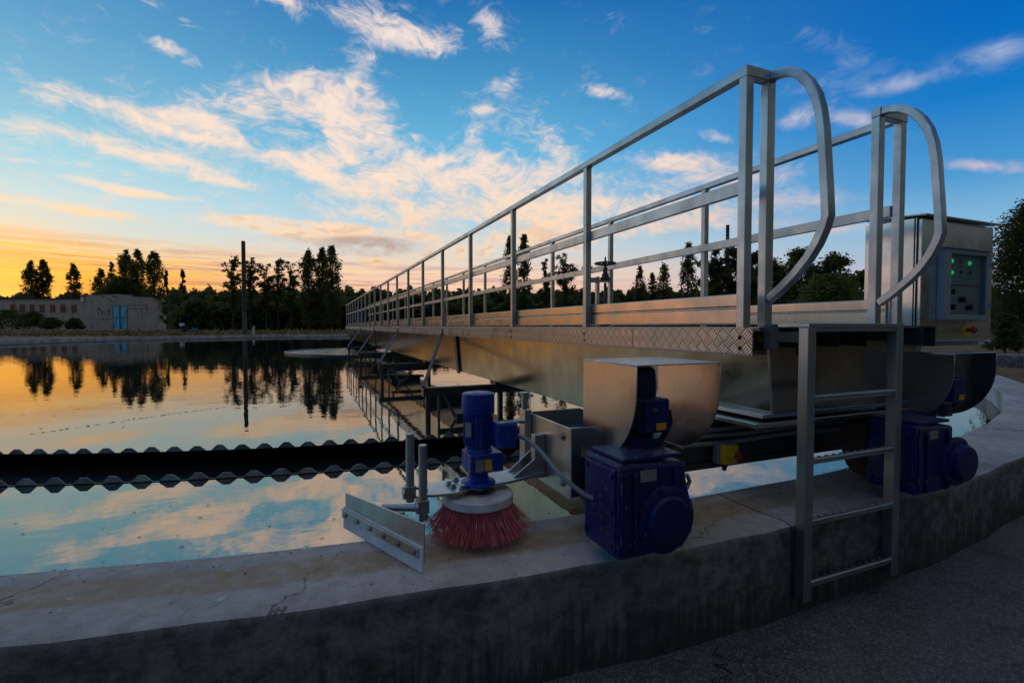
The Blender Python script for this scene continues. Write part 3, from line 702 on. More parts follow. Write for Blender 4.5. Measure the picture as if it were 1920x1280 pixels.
# ------------------------------------------------------------------ drive units on the wall top
def guard_mesh(cx, y0, y1, w, z0, zl, rr, t=.004):
    mm = MB(); xa, xb = cx-w/2, cx+w/2
    mm.box((xa, y0, z0-t), (xb, y1, z0))
    for x in (xa, xb-t):
        poly = [(x,y1,z0-t-.0005),(x,y0,z0-t-.0005)]
        zc = zl+rr
        for k in range(13):
            a = k/12*math.pi/2
            poly.append((x, y0+rr*.85*(1-math.cos(a)), zc-rr*math.sin(a)))
        poly.append((x, y1, zl))
        mm.prism(poly, (0,0,0), (t,0,0))
    # out-turned lip along the lower edges
    for x, sg in ((xa, -1), (xb, 1)):
        mm.prism([(x+(.0 if sg < 0 else -t), y0+rr*.85, zl-.0005), (x+sg*.035, y0+rr*.85, zl-.02), (x+sg*.035, y0+rr*.85, zl-.024), (x+(.0 if sg < 0 else -t), y0+rr*.85, zl-.0045)], (0,0,0), (0, y1-y0-rr*.85, 0))
    return mm
def drive(cx_g, cx_b, cx_w, label, hub_dx, rot):
    t = thing('drive_unit', label, 'drive unit', (cx_b, 1.3, TZ), 'wheel drive units on the tank wall')
    yg = 1.20; mx = cx_g-.045; my = 1.40
    # gearbox: cast housing with chamfered shoulder, covers and output hub
    x0, x1 = cx_b-.145, cx_b+.128
    mm = MB()
    poly = [(x0,0,-.70),(x1-.03,0,-.70),(x1+.005,0,-.655),(x1+.005,0,-.56),(x1-.02,0,-.47),(x1-.02,0,-.425),(x0,0,-.41)]
    mm.box((cx_b-.02,yg+.2005,-.62),(max(mx,cx_b)+.075,my+.06,-.42))
    mm.prism([(p[0],yg,p[2]) for p in poly], (0,0,0), (0,.20,0))
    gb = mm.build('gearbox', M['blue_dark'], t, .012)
    for xr in (x0+.05, x1-.075): MB().box((xr,yg-.012,-.69),(xr+.012,yg-.001,-.44)).build('rib', M['blue_dark'], gb, .003)
    MB().box((x0+.075,yg-.003,-.47),(x0+.135,yg-.0008,-.435)).build('rating_plate', M['grey_lbl'], gb)
    MB().box((x0-.006,yg+.014,-.68),(x0-.0005,yg+.185,-.43)).box((x0+.02,yg+.01,-.4105),(x1-.03,yg+.19,-.398)).box((x0+.004,yg-.006,-.69),(x0+.03,yg-.0005,-.42)).build('cover', M['blue_dark'], gb, .003)
    hx = cx_b+hub_dx; hzz = -.595 if hub_dx < .1 else -.58; hub_p = .03 if hub_dx < .1 else .05
    MB().lathe((hx,yg-.0005,hzz), [(.105,0),(.105,-.010),(.09,-.016),(.078,-.017),(.078,-hub_p+.008),(.07,-hub_p),(.02,-hub_p-.001)], 40, (0,1,0)).build('output_hub', M['blue_dark'], gb, smooth=35)
    q_ = MB()
    for k in range(8):
        a = k*math.pi/4+.3; q_.hexbolt((hx+.092*math.cos(a), yg-.013, hzz+.092*math.sin(a)), (0,-1,0), .007, .007)
    for z in (-.66,-.56,-.45): q_.hexbolt((x0-.006, yg+.03, z), (-1,0,0), .007, .006); q_.hexbolt((x0-.006, yg+.17, z), (-1,0,0), .007, .006)
    q_.each('bolt', M['blue_dark'], gb)
    MB().tube([(x1-.012, yg+.04,-.53),(x1+.02,yg+.04,-.525),(x1+.03,yg+.04,-.505),(x1+.02,yg+.04,-.485),(x1-.012,yg+.04,-.48)], .007, 8).build('lifting_eye', M['steel'], gb, smooth=60)
    # vertical motor standing on the gearbox under the guard
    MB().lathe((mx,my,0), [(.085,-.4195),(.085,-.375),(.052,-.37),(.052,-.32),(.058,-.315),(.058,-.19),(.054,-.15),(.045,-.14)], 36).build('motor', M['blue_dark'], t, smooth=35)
    tb = MB().box((mx-.07,my-.13,-.345),(mx+.025,my-.06,-.235)).build('terminal_box', M['blue_dark'], t, .006)
    MB().box((mx-.03,my-.133,-.335),(mx+.008,my-.1305,-.312)).build('warning_label', M['orange_lbl'], tb)
    MB().tube([(mx+.02,my-.09,-.28),(mx+.05,my-.095,-.285),(mx+.06,my-.09,-.32),(mx+.05,my-.08,-.36),(mx+.02,my-.07,-.41)], .010, 10).build('motor_cable', M['black'], t, smooth=60)
    guard_mesh(cx_g, 1.243, 1.563, .345, -.12, -.445, .25).build('guard', M['sheet'], t, .0015, 30)
    # wheel on a radial axle, with the stainless housing round it
    wh = MB().lathe((cx_w,1.47,TZ+.182), [(.166,0),(.182,.012),(.182,.118),(.166,.13)], 56, (0,1,0)).build('tyre', M['tyre'], t, smooth=35)
    MB().lathe((cx_w,1.452,TZ+.182), [(.06,-.06),(.06,0),(.13,.012),(.13,.0175)], 40, (0,1,0)).build('hub', M['dark_steel'], wh, smooth=35)
    return t
dl = drive(1.105, .985, 1.10, 'blue geared drive motor with wheel under a metal guard beside the red brush', .025, 0)
dr = drive(2.81, 2.445, 2.60, 'blue geared drive motor with wheel under a metal guard below the control cabinet', .12, 0)
# wheel housing of the left unit carries the brush arm
hp = MB()
hp.box((.846,1.50,-.615),(.852,1.875,-.36)).box((.8525,1.869,-.615),(1.10,1.875,-.36)).box((.8525,1.50,-.60),(1.06,1.5055,-.36)).box((1.10,1.51,-.60),(1.106,1.875,-.36))
wh_ = hp.build('wheel_housing', M['plate'], dl, .002)
MB().box((.838,1.483,-.60),(.88,1.499,-.355)).build('housing_angle', M['steel'], wh_, .002)
q_ = MB()
for (y, z) in ((1.56,-.40),(1.56,-.57)): q_.hexbolt((.8455,y,z), (-1,0,0), .011, .012)
q_.each('bolt', M['bolt'], wh_)
MB().box((.815,1.83,-.62),(.845,1.885,-.345)).box((.80,1.70,-.59),(.845,1.735,-.42)).lathe((.826,1.86,-.344), [(.012,0),(.012,.06),(.02,.061),(.02,.07)], 12).tube([(.826,1.86,-.285),(.86,1.84,-.287)], .006, 8).build('adjuster_spindle', M['plate'], wh_, .002, 40)
MB().lathe((.815,1.86,-.40), [(.03,0),(.03,.012)], 16).build('adjuster_nut', M['bolt'], wh_)

# ------------------------------------------------------------------ brush
bx, by = .556, 1.66
bu = thing('sweeping_brush', 'round brush with red bristles under an upright blue motor sweeping the wall top', 'brush', (bx, by, TZ))
plt = [(.395,1.605),(.46,1.60),(.52,1.628),(.68,1.645),(.845,1.69),(.845,1.82),(.68,1.775),(.54,1.755),(.375,1.74),(.335,1.715),(.357,1.695),(.375,1.67),(.365,1.64),(.345,1.62)]
am = MB().prism([(x,y,-.577) for x, y in plt], (0,0,0), (0,0,.010)).build('arm_plate', M['plate'], bu, .002)
MB().prism([(.70,1.675,-.5665),(.845,1.71,-.5665),(.845,1.71,-.49)], (0,0,0), (-.002,.006,0)).prism([(.71,1.75,-.5665),(.845,1.78,-.5665),(.845,1.78,-.48)], (0,0,0), (-.002,.006,0)).each('gusset', M['plate'], am)
q_ = MB()
for (x, y) in ((.455,1.69),(.46,1.655),(.487,1.628),(.49,1.725)): q_.lathe((x,y,-.5665), [(.013,0),(.013,.004),(.009,.0045),(.009,.013)], 6)
q_.each('bolt', M['bolt'], am)
MB().lathe((bx,by,0), [(.062,-.5665),(.062,-.556),(.05,-.55),(.036,-.546),(.036,-.525),(.05,-.515),(.05,-.44),(.046,-.432)], 36).box((bx-.048,by-.06,-.513),(bx+.075,by+.05,-.447)).build('gear_head', M['blue'], bu, .004, 40)
mo = MB().lathe((bx,by,0), [(.046,-.4315),(.048,-.425),(.048,-.315),(.043,-.312),(.057,-.310),(.059,-.305),(.059,-.252),(.0585,-.248)], 40).lathe((bx,by,0), [(.0575,-.2475),(.0575,-.240),(.051,-.2365),(.02,-.235)], 40).build('motor', M['blue'], bu, smooth=35)
q_ = MB()
for k in range(22):
    a = k*2*math.pi/22; q_.box((bx+.0475,by-.0015,-.42),(bx+.054,by+.0015,-.318), 0) if k == 0 else q_.add(*(lambda c, s: ([(bx+x*c-y*s, by+x*s+y*c, z) for z in (-.42,-.318) for (x, y) in ((.047,-.0015),(.054,-.0015),(.054,.0015),(.047,.0015))], [(0,1,2,3),(4,7,6,5),(0,4,5,1),(1,5,6,2),(2,6,7,3),(3,7,4,0)]))(math.cos(a), math.sin(a)))
q_.build('cooling_fins', M['blue'], mo)
tb = MB().box((bx+.035,by-.095,-.425),(bx+.115,by-.045,-.335)).build('terminal_box', M['blue'], bu, .006)
MB().box((bx+.04,by-.1005,-.42),(bx+.11,by-.0955,-.34)).build('box_lid', M['blue'], tb, .003)
MB().box((bx+.005,by-.0625,-.505),(bx+.03,by-.0605,-.465)).build('orange_label', M['orange_lbl'], bu)
MB().box((bx-.03,by-.0625,-.505),(bx+.002,by-.0605,-.465)).build('rating_plate', M['grey_lbl'], bu)
MB().prism([(bx-.055,by-.028,-.385),(bx-.0395,by-.0465,-.385),(bx-.0395,by-.0465,-.335),(bx-.055,by-.028,-.335)], (0,0,0), (-.004,-.004,0)).build('rating_plate', M['grey_lbl'], bu)
MB().lathe((bx,by,0), [(.03,-.592),(.03,-.578)], 24).lathe((bx,by,0), [(.062,-.5945),(.062,-.589),(.045,-.584),(.03,-.582)], 36).build('coupling', M['bolt'], bu, smooth=35)
MB().lathe((bx,by,0), [(.120,-.630),(.126,-.626),(.126,-.600),(.121,-.5955),(.02,-.595)], 56).build('brush_disc', M['white_plastic'], bu, smooth=35)
vs, fs = [], []
for ring, (r0, r1) in enumerate(((.119,.186),(.112,.174),(.104,.160),(.095,.146),(.085,.128),(.072,.108),(.055,.085))):
    cnt = 230-ring*22
    for k in range(cnt):
        a = 2*math.pi*(k+rng.random()*.9)/cnt; bend = rng.gauss(0,.06)
        ro = r1*(1+rng.gauss(0,.045)); zb = (-.712,-.722,-.730,-.737,-.740,-.742,-.744)[ring]+rng.gauss(0,.006); o_ = len(vs); ra = rng.choice((.0011,.0014,.0017))
        pth = []
        for j in range(5):
            u = j/4; rr = r0+(ro-r0)*(u**1.45); aa = a+bend*u*u; z = -.630+(zb+.630)*(u**.92)
            pth.append(Vector((bx+rr*math.cos(aa), by+rr*math.sin(aa), z)))
        for j, p in enumerate(pth):
            for m_ in range(3):
                b_ = a+m_*2*math.pi/3; w_ = ra*(1-.35*j/4); vs.append((p.x+w_*math.cos(b_), p.y+w_*math.sin(b_), p.z))
        for j in range(4): fs += [(o_+3*j+m_, o_+3*j+(m_+1) % 3, o_+3*j+3+(m_+1) % 3, o_+3*j+3+m_) for m_ in range(3)]
bb = MB().add(vs, fs).build('bristles', M['bristle'], bu, smooth=80); bb['kind'] = 'stuff'
# the grey cable from the brush motor to the drive unit
cab_path = [(bx+.115,by-.07,-.385),(.705,1.555,-.40),(.735,1.49,-.44),(.76,1.42,-.49),(.80,1.375,-.53),(.83,1.345,-.55),(.86,1.325,-.556),(.90,1.31,-.555)]
def smooth_path(P, n=6):
    P = [Vector(p) for p in P]; out = []
    for i in range(len(P)-1):
        p0, p1, p2, p3 = P[max(i-1,0)], P[i], P[i+1], P[min(i+2,len(P)-1)]
        for k in range(n):
            t = k/n; out.append(.5*((2*p1)+(p2-p0)*t+(2*p0-5*p1+4*p2-p3)*t*t+(3*p1-p0-3*p2+p3)*t**3))
    return out+[P[-1]]
MB().tube(smooth_path(cab_path), .0075, 10).build('motor_cable', M['cable'], bu, smooth=60)

# ------------------------------------------------------------------ scraper blade
A0, B0 = Vector((.317,1.455,0)), Vector((.118,1.90,0)); dd = (B0-A0).normalized(); nn_ = Vector((-dd.y, dd.x, 0))  # nn_ towards camera/left
if nn_.x > 0: nn_ = -nn_
sp = thing('kerb_scraper', 'angled metal scraper plate with bolted white rubber lip beside the red brush', 'scraper', (.22, 1.68, TZ))
def slab(z0, z1, o0, o1, a=0., b=1., z0b=None, z1b=None):
    P, Q = A0.lerp(B0, a), A0.lerp(B0, b)
    return [P+nn_*o0+Vector((0,0,z0)), Q+nn_*o0+Vector((0,0,z0b if z0b is not None else z0)), Q+nn_*o0+Vector((0,0,z1b if z1b is not None else z1)), P+nn_*o0+Vector((0,0,z1))], nn_*(o1-o0)
p_, e_ = slab(-.722,-.598,0,.004,z1b=-.617); MB().prism(p_, (0,0,0), e_).build('blade_plate', M['plate'], sp, .001)
p_, e_ = slab(-.747,-.668,.0045,.0125); MB().prism(p_, (0,0,0), e_).build('rubber_lip', M['rubber'], sp, .001)
p_, e_ = slab(-.706,-.675,.013,.018,.03,1.); ck = MB().prism(p_, (0,0,0), e_).build('clamp_strip', M['plate'], sp, .001)
q_ = MB()
for k in range(6):
    c_ = A0.lerp(B0, .07+.175*k)+nn_*.0185+Vector((0,0,-.691)); q_.hexbolt(c_, nn_, .007, .008)
q_.each('bolt', M['bolt'], ck)
for (x, y, z1, z0) in ((.342,1.60,-.392,-.645),(.318,1.70,-.372,-.612)):
    MB().lathe((x,y,0), [(.0145,z0),(.0145,z1-.003),(.012,z1)], 20).build('support_tube', M['steel'], sp, smooth=35)
MB().tube([(.225,1.70,-.62),(.335,1.605,-.605)], .012, 12).tube([(.20,1.77,-.655),(.30,1.72,-.66)], .01, 10).each('cross_tube', M['steel'], sp, smooth=50)
MB().box((.325,1.583,-.62),(.36,1.6175,-.575)).lathe((.325,1.60,-.60), [(.024,0),(.024,.008)], 6, (-1,0,0)).build('clamp', M['bolt'], sp, .003)
MB().box((.30,1.683,-.60),(.336,1.7175,-.555)).lathe((.30,1.70,-.58), [(.024,0),(.024,.008)], 6, (-1,0,0)).build('clamp', M['bolt'], sp, .003)

# ------------------------------------------------------------------ emergency stop on the end carriage
es = thing('emergency_stop', 'yellow switch box with red mushroom button below the walkway between drive motor and ladder', 'emergency stop', (1.74, 1.68, -.575))
MB().box((1.70,1.630,-.618),(1.785,1.66,-.533)).build('box_front', M['yellow'], es, .006)
MB().box((1.695,1.661,-.622),(1.79,1.699,-.529)).build('back_box', M['cable'], es, .005)
MB().lathe((1.745,1.6295,-.575), [(.022,0),(.022,-.008),(.013,-.01),(.013,-.028)], 24, (0,1,0)).build('collar', M['yellow'], es, smooth=35)
MB().lathe((1.745,1.601,-.575), [(.019,0),(.021,-.006),(.019,-.014),(.012,-.018)], 24, (0,1,0)).build('push_button', M['red'], es, smooth=35)
MB().lathe((1.735,1.665,-.6225), [(.014,0),(.014,-.015),(.010,-.018),(.010,-.03)], 14).build('cable_gland', M['black'], es, smooth=35)

# ------------------------------------------------------------------ control cabinet
CX0, CX1, CY0, CY1, CZ0, CZ1 = 3.10, 3.82, 1.625, 1.92, -.085, .60
cb = thing('control_cabinet', 'stainless control cabinet with grey windowed panel of green lights at the bridge end', 'control cabinet', (3.46, 1.77, CZ0))
MB().box((CX0,CY0+.022,CZ0),(CX1,CY1,CZ1)).build('cabinet_body', M['cab'], cb, .003)
dr_ = MB().box((CX0+.006,CY0,CZ0+.006),(CX1-.004,CY0+.0205,CZ1-.008)).build('door', M['cab'], cb, .004)
MB().box((CX0-.004,CY0+.0206,CZ0+.002),(CX0+.003,CY0+.0218,CZ1-.004)).box((CX0-.002,CY0+.03,CZ0),(CX0-.0005,CY0+.036,CZ1)).build('door_seal', M['black'], cb)
MB().prism([(CX0-.012,CY0-.03,CZ1+.002),(CX0-.012,CY1+.012,CZ1+.032),(CX0-.012,CY1+.012,CZ1+.036),(CX0-.012,CY0-.03,CZ1+.012)], (0,0,0), (CX1-CX0+.024,0,0)).build('rain_hood', M['steel'], cb, .002)
wx0, wx1, wz0, wz1 = 3.25, 3.70, .035, .435
yf = CY0-.0005
wf_ = MB().box((wx0,yf-.035,wz0),(wx0+.07,yf,wz1)).box((wx1-.022,yf-.035,wz0),(wx1,yf,wz1)).box((wx0+.0705,yf-.035,wz1-.025),(wx1-.0225,yf,wz1)).box((wx0+.0705,yf-.035,wz0),(wx1-.0225,yf,wz0+.03)).build('window_frame', M['grey_box'], dr_, .004)
MB().box((wx0-.01,yf-.045,wz1+.0005),(wx1+.01,yf,wz1+.008)).build('drip_edge', M['grey_box'], dr_, .002)
pm, T, P = new_mat('instrument_panel'); P.inputs['Base Color'].default_value = (.52,.56,.55,1); P.inputs['Roughness'].default_value = .55
MB().box((wx0+.0705,yf-.004,wz0+.03),(wx1-.0225,yf,wz1-.025)).build('instrument_panel', pm, dr_)
gm, T, P = new_mat('window_glass')
tr = T.node('ShaderNodeBsdfTransparent'); tr.inputs[0].default_value = (.9,.93,.92,1); gl = T.node('ShaderNodeBsdfGlossy'); gl.inputs['Roughness'].default_value = .04; gl.inputs['Color'].default_value = (.8,.8,.8,1)
fr = T.node('ShaderNodeLayerWeight'); fr.inputs[0].default_value = .5; fc = T.mr(T.m('POWER', fr.outputs['Facing'], 3.), 0., 1., .06, .6, False); mx_ = T.node('ShaderNodeMixShader')
T.l.new(fc, mx_.inputs[0]); T.l.new(tr.outputs[0], mx_.inputs[1]); T.l.new(gl.outputs[0], mx_.inputs[2]); T.l.new(mx_.outputs[0], T.n['Material Output'].inputs[0])
MB().box((wx0+.071,yf-.031,wz0+.031),(wx1-.023,yf-.028,wz1-.026)).build('window_pane', gm, dr_)
def emit(name, col, s_):
    m, T, P = new_mat(name); P.inputs['Base Color'].default_value = (*col, 1); P.inputs['Emission Color'].default_value = (*col, 1); P.inputs['Emission Strength'].default_value = s_; return m
M['led'] = emit('green_lamp', (.02,.8,.22), .55); M['lamp_off'] = simple('grey_lamp', (.25,.27,.28), .4)
def px_panel(u, v): return wx0+.07+u*(wx1-wx0-.092), wz0+.03+v*(wz1-wz0-.055)
for i, (u, v, on) in enumerate(((.16,.89,1),(.66,.875,1),(.17,.70,1),(.42,.72,0),(.68,.71,0),(.42,.90,0))):
    x, z = px_panel(u, v); MB().lathe((x,yf-.0045,z), [(.011,0),(.011,-.006),(.007,-.009)], 16, (0,1,0)).build('indicator_lamp', M['led' if on else 'lamp_off'], dr_, smooth=40)
for (u, v) in ((.13,.38),(.42,.26),(.14,.13),(.62,.13)):
    x, z = px_panel(u, v); MB().lathe((x,yf-.0045,z), [(.016,0),(.016,-.006),(.010,-.007),(.010,-.022)], 18, (0,1,0)).cbox((x,yf-.025,z), (.008,.014,.03)).build('selector_switch', M['black'], dr_)
q_ = MB()
for z0_, z1_ in ((.575,.59),(.525,.535)):
    x0_, a = px_panel(.05, z0_); x1_, b = px_panel(.95, z1_); q_.box((x0_,yf-.006,a),(x1_,yf-.0042,b))
q_.each('white_stripe', M['white_plastic'], dr_)
x0_, a = px_panel(.05, .49); x1_, b = px_panel(.95, .505); MB().box((x0_,yf-.006,a),(x1_,yf-.0042,b)).build('red_stripe', M['red'], dr_)
q_ = MB()
for (u, v) in ((.14,.80),(.42,.81),(.66,.80),(.42,.63),(.68,.62),(.14,.46),(.14,.22),(.62,.22)):
    x, z = px_panel(u, v); q_.cbox((x,yf-.0052,z), (.03,.0015,.009))
q_.each('caption_plate', M['grey_lbl'], dr_)
q_ = MB()
for z in (.12,.36): q_.cbox((wx1+.004,yf-.03,z), (.008,.03,.03))
q_.each('window_hinge', M['grey_box'], dr_, .002)
ex, ez = 3.555, -.02
MB().lathe((ex,CY0-.0005,ez), [(.042,0),(.042,-.004)], 32, (0,1,0)).build('emergency_disc', M['yellow'], dr_)
MB().lathe((ex,CY0-.005,ez), [(.012,0),(.012,-.02),(.02,-.024),(.022,-.034),(.012,-.042)], 24, (0,1,0)).build('emergency_button', M['red'], dr_, smooth=35)
iso = MB().box((CX0-.0265,CY0+.12,-.06),(CX0-.0005,CY0+.20,.00)).build('isolator_plate', M['yellow'], cb, .002)
MB().lathe((CX0-.027,CY0+.16,-.03), [(.024,0),(.024,.01),(.018,.012)], 20, (-1,0,0)).cbox((CX0-.045,CY0+.16,-.03), (.016,.012,.044)).build('isolator_knob', M['red'], iso)
MB().box((2.81,1.70,-.115),(3.86,1.76,-.0855)).box((2.81,1.84,-.115),(3.86,1.90,-.0855)).each('support_bracket', M['steel'], cb)

# ------------------------------------------------------------------ sluice valve stand on the walkway
vx, vy = 2.30, 3.55
vs_ = thing('valve_stand', 'small post frame with a spoked handwheel seen through the near railing', 'valve', (vx, vy, 0))
MB().box((vx-.17,vy-.02,0),(vx-.13,vy+.02,.48)).box((vx-.185,vy-.035,.4805),(vx-.115,vy+.035,.50)).box((vx-.16,vy-.03,.5005),(vx-.14,vy+.03,.53)).build('post', M['steel'], vs_, .003)
MB().box((vx-.06,vy-.018,0),(vx-.035,vy+.018,.42)).build('post', M['steel'], vs_, .003)
MB().box((vx-.1295,vy-.015,.37),(vx-.0605,vy+.015,.41)).box((vx-.0345,vy-.012,.375),(vx+.10,vy+.012,.395)).build('cross_bar', M['steel'], vs_, .002)
MB().tube([(vx+.03,vy,0),(vx+.03,vy,.37)], .012, 10).lathe((vx+.03,vy,0), [(.045,0.001),(.045,.015),(.02,.03)], 16).tube([(vx+.095,vy,.2),(vx+.095,vy,.375)], .005, 8).build('spindle_tube', M['dark_steel'], vs_, smooth=50)
MB().lathe((vx+.03,vy,.3955), [(.045,0),(.045,.02),(.03,.025),(.03,.05),(.02,.055),(.02,.10),(.012,.105),(.012,.15),(.004,.20)], 20).build('valve_head', M['dark_steel'], vs_, smooth=35)
q_ = MB(); hz = .535
q_.tube([(vx+.03+.085*math.cos(k*math.pi/16), vy+.085*math.sin(k*math.pi/16), hz+.008*(k % 1)) for k in range(33)], .009, 8)
for k in range(5): a = k*2*math.pi/5; q_.tube([(vx+.03,vy,hz-.01),(vx+.03+.085*math.cos(a),vy+.085*math.sin(a),hz)], .006, 6)
q_.build('handwheel', M['dark_steel'], vs_, smooth=60)

# ------------------------------------------------------------------ far things: placed by ray and distance
def ray(x, y):
    a, e = azel(x, y); return R(a), R(e)
def at_depth(x, y, D):
    # D: distance along the optical axis; returns the ground x, y and the height z there
    a, e = ray(x, y); h = D/ math.cos(a-R(22.5)) ; return h*math.sin(a), h*math.cos(a), h*math.tan(e)
def top_z(x, y, D): return at_depth(x, y, D)[2]
PX = 1/915.   # metres per photo pixel per metre of depth

# second basin far left
SB = (at_depth(-190, 620, 66)); SBR = 34.5
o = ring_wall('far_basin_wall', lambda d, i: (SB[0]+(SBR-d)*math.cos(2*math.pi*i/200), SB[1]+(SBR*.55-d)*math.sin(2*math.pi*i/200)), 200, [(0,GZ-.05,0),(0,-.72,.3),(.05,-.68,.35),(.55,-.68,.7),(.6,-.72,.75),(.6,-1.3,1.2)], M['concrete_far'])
tag(o, 'low dark rim of a second round tank in front of the brick building', 'tank wall')
# third basin at the right edge
TB = (27.5, 12.5); TBR = 11.5
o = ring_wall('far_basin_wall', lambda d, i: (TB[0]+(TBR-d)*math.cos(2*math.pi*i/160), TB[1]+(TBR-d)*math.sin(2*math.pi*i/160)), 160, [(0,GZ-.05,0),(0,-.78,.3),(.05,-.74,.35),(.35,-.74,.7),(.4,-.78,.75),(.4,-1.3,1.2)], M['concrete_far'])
tag(o, 'low weathered rim of a neighbouring tank behind the control cabinet', 'tank wall')

# ------------------------------------------------------------------ brick building
D_B = 200.
bl = thing('brick_building', 'pale brick utility building with blue double door and row of red bricked windows', 'building', at_depth(165, 619, D_B)[:2]+(GZ,))
def bp(x, y, dd_=0.): return Vector(at_depth(x, y, D_B+dd_))
fx = Vector((math.cos(R(-22.5)), math.sin(R(-22.5)), 0)); fy = Vector((-fx.y, fx.x, 0))    # facade runs square to the view axis
def fbox(mm, xa, xb, ya, yb, d0, d1):
    # photo-pixel rectangle on the facade plane, extruded from depth offset d0 to d1 (m)
    a, b = bp(xa, yb), bp(xb, yb); za, zb2 = a.z, bp((xa+xb)/2, ya).z
    P = [Vector((a.x,a.y,za)), Vector((b.x,b.y,za)), Vector((b.x,b.y,zb2)), Vector((a.x,a.y,zb2))]
    return mm.prism(P, fy*d0, fy*d1)
a, b = bp(163, 619), bp(281, 619)
zt = [bp(163,553.5).z, bp(197,552).z, bp(222,551).z, bp(250,553).z, bp(252,556).z, bp(281,557).z]
xs = [163,197,222,250,251,281]
P_ = [Vector((bp(x,619).x, bp(x,619).y, GZ-.05)) for x in (163,281)]
P_ = [P_[0], P_[1]]+[Vector((bp(x,619).x, bp(x,619).y, z)) for x, z in list(zip(xs, zt))[::-1]]
MB().prism(P_, fy*0, fy*25).build('gable_wall', M['brick'], bl)
mm = MB(); fbox(mm, -60, 162.8, 561, 621.5, 1.5, 23); w2 = mm.build('wing_wall', M['brick'], bl)
mm = MB(); fbox(mm, -62, 162.5, 558.3, 560.9, 1.1, 23.2); mm.build('roof', M['roof'], bl)
mm = MB()
for (x0_, x1_, y0_, y1_) in zip(xs[:-1], xs[1:], zt[:-1], zt[1:]):
    p0, p1 = bp(x0_,619), bp(x1_,619)
    mm.prism([Vector((p0.x,p0.y,y0_+.01)),Vector((p1.x,p1.y,y1_+.01)),Vector((p1.x,p1.y,y1_+.22)),Vector((p0.x,p0.y,y0_+.22))], fy*-.25, fy*25.2)
mm.build('gable_roof', M['roof'], bl)
for (xa, xb, ya, yb) in ((23,29,548,557.8),(100,112,545,550),(102,110,550.2,557.8),(165,176,543,549),(167,174,549.2,553.2)):
    mm = MB(); fbox(mm, xa, xb, ya, yb, 6., 8.); mm.build('chimney', M['rust'], bl)
for xa in (12.5,30.5,49,67.5,88,107.5,128.5):
    mm = MB(); fbox(mm, xa, xa+9.5, 570.5, 584, 1.42, 1.495); w_ = mm.build('window', M['brick_red'], bl)
    mm = MB(); fbox(mm, xa-.6, xa+10.1, 584.2, 585.2, 1.3, 1.495); mm.build('sill', M['concrete_far'], w_)
for xa, xb in ((212.3,226),(226.5,240)):
    mm = MB(); fbox(mm, xa, xb, 573, 618.5, -.12, -.01); d_ = mm.build('door', M['door_blue'], bl)
    mm = MB(); fbox(mm, xa+.8, xb-.8, 595, 596.6, -.17, -.125); fbox(mm, xa+.3, xa+1.5, 574, 618, -.17, -.125); fbox(mm, xb-1.5, xb-.3, 574, 618, -.17, -.125)
    p0, p1 = bp(xa+1.6, 616), bp(xb-1.6, 578)
    mm.bar(Vector(p0)-fy*.15, Vector(p1)-fy*.15, .06, .16); mm.build('door_brace', M['teal'], d_)
mm = MB()
for (xa, ya, xb, yb) in ((212,573,275,571.5),(240,579,279,578),(276,571,277,583),(225,573,226,578)): mm.bar(Vector(bp(xa,ya))-fy*.3, Vector(bp(xb,yb))-fy*.3, .12, .12)
for (xa, ya, xb, yb) in ((184,578,185,592),(203,578,204,590),(265,580,266,592),(163.5,597,211.5,598.5)): mm.bar(Vector(bp(xa,ya))-fy*.12, Vector(bp(xb,yb))-fy*.12, .09, .09)
mm.build('pipe_run', M['rust'], bl)
mm = MB(); fbox(mm, 153, 157.5, 557, 565, -.4, .9); mm.build('wall_lamp', M['white_plastic'], bl)

# ------------------------------------------------------------------ poles and wire
px_, py_, pz_ = at_depth(459, 627, 52)
zt_ = top_z(457.5, 452, 52)
up_ = thing('utility_pole', 'tall bare dark pole on the far bank beyond the tank', 'pole', (px_, py_, GZ))
MB().lathe((px_,py_,0), [(.24,GZ-.1),(.19,zt_-.05),(.17,zt_)], 10).build('shaft', M['pole_wood'], up_, smooth=40)
MB().box((px_-.2,py_-.32,GZ),(px_+.2,py_-.24,1.6)).build('footing', M['concrete_far'], up_)
px2, py2, _ = at_depth(1362, 600, 40); z2 = top_z(1362, 422, 40)
o = thing('utility_pole', 'dark pole with small fittings rising from bushes behind the walkway railing', 'pole', (px2, py2, GZ))
MB().lathe((px2,py2,0), [(.16,GZ-.1),(.14,z2)], 10).build('shaft', M['pole_wood'], o, smooth=40)
MB().box((px2-.25,py2-.18,z2-1.1),(px2+.05,py2-.14,z2-1.02)).box((px2-.3,py2-.2,z2-.8),(px2-.24,py2-.14,z2-.72)).build('fitting', M['bolt'], o)
P0, P1, P2 = Vector(at_depth(-30, 458, 95)), Vector(at_depth(440, 507, 60)), Vector(at_depth(690, 536, 80))
def sag(a, b, s_, n=24): return [a.lerp(b, i/n)-Vector((0,0,s_*4*(i/n)*(1-i/n))) for i in range(n+1)]
o = MB().tube(sag(P0, P1, .35)+sag(P1, P2, .3)[1:], .02, 5).build('overhead_wire', M['black']); tag(o, 'thin sagging overhead wire crossing the orange sky above the trees', 'wire')

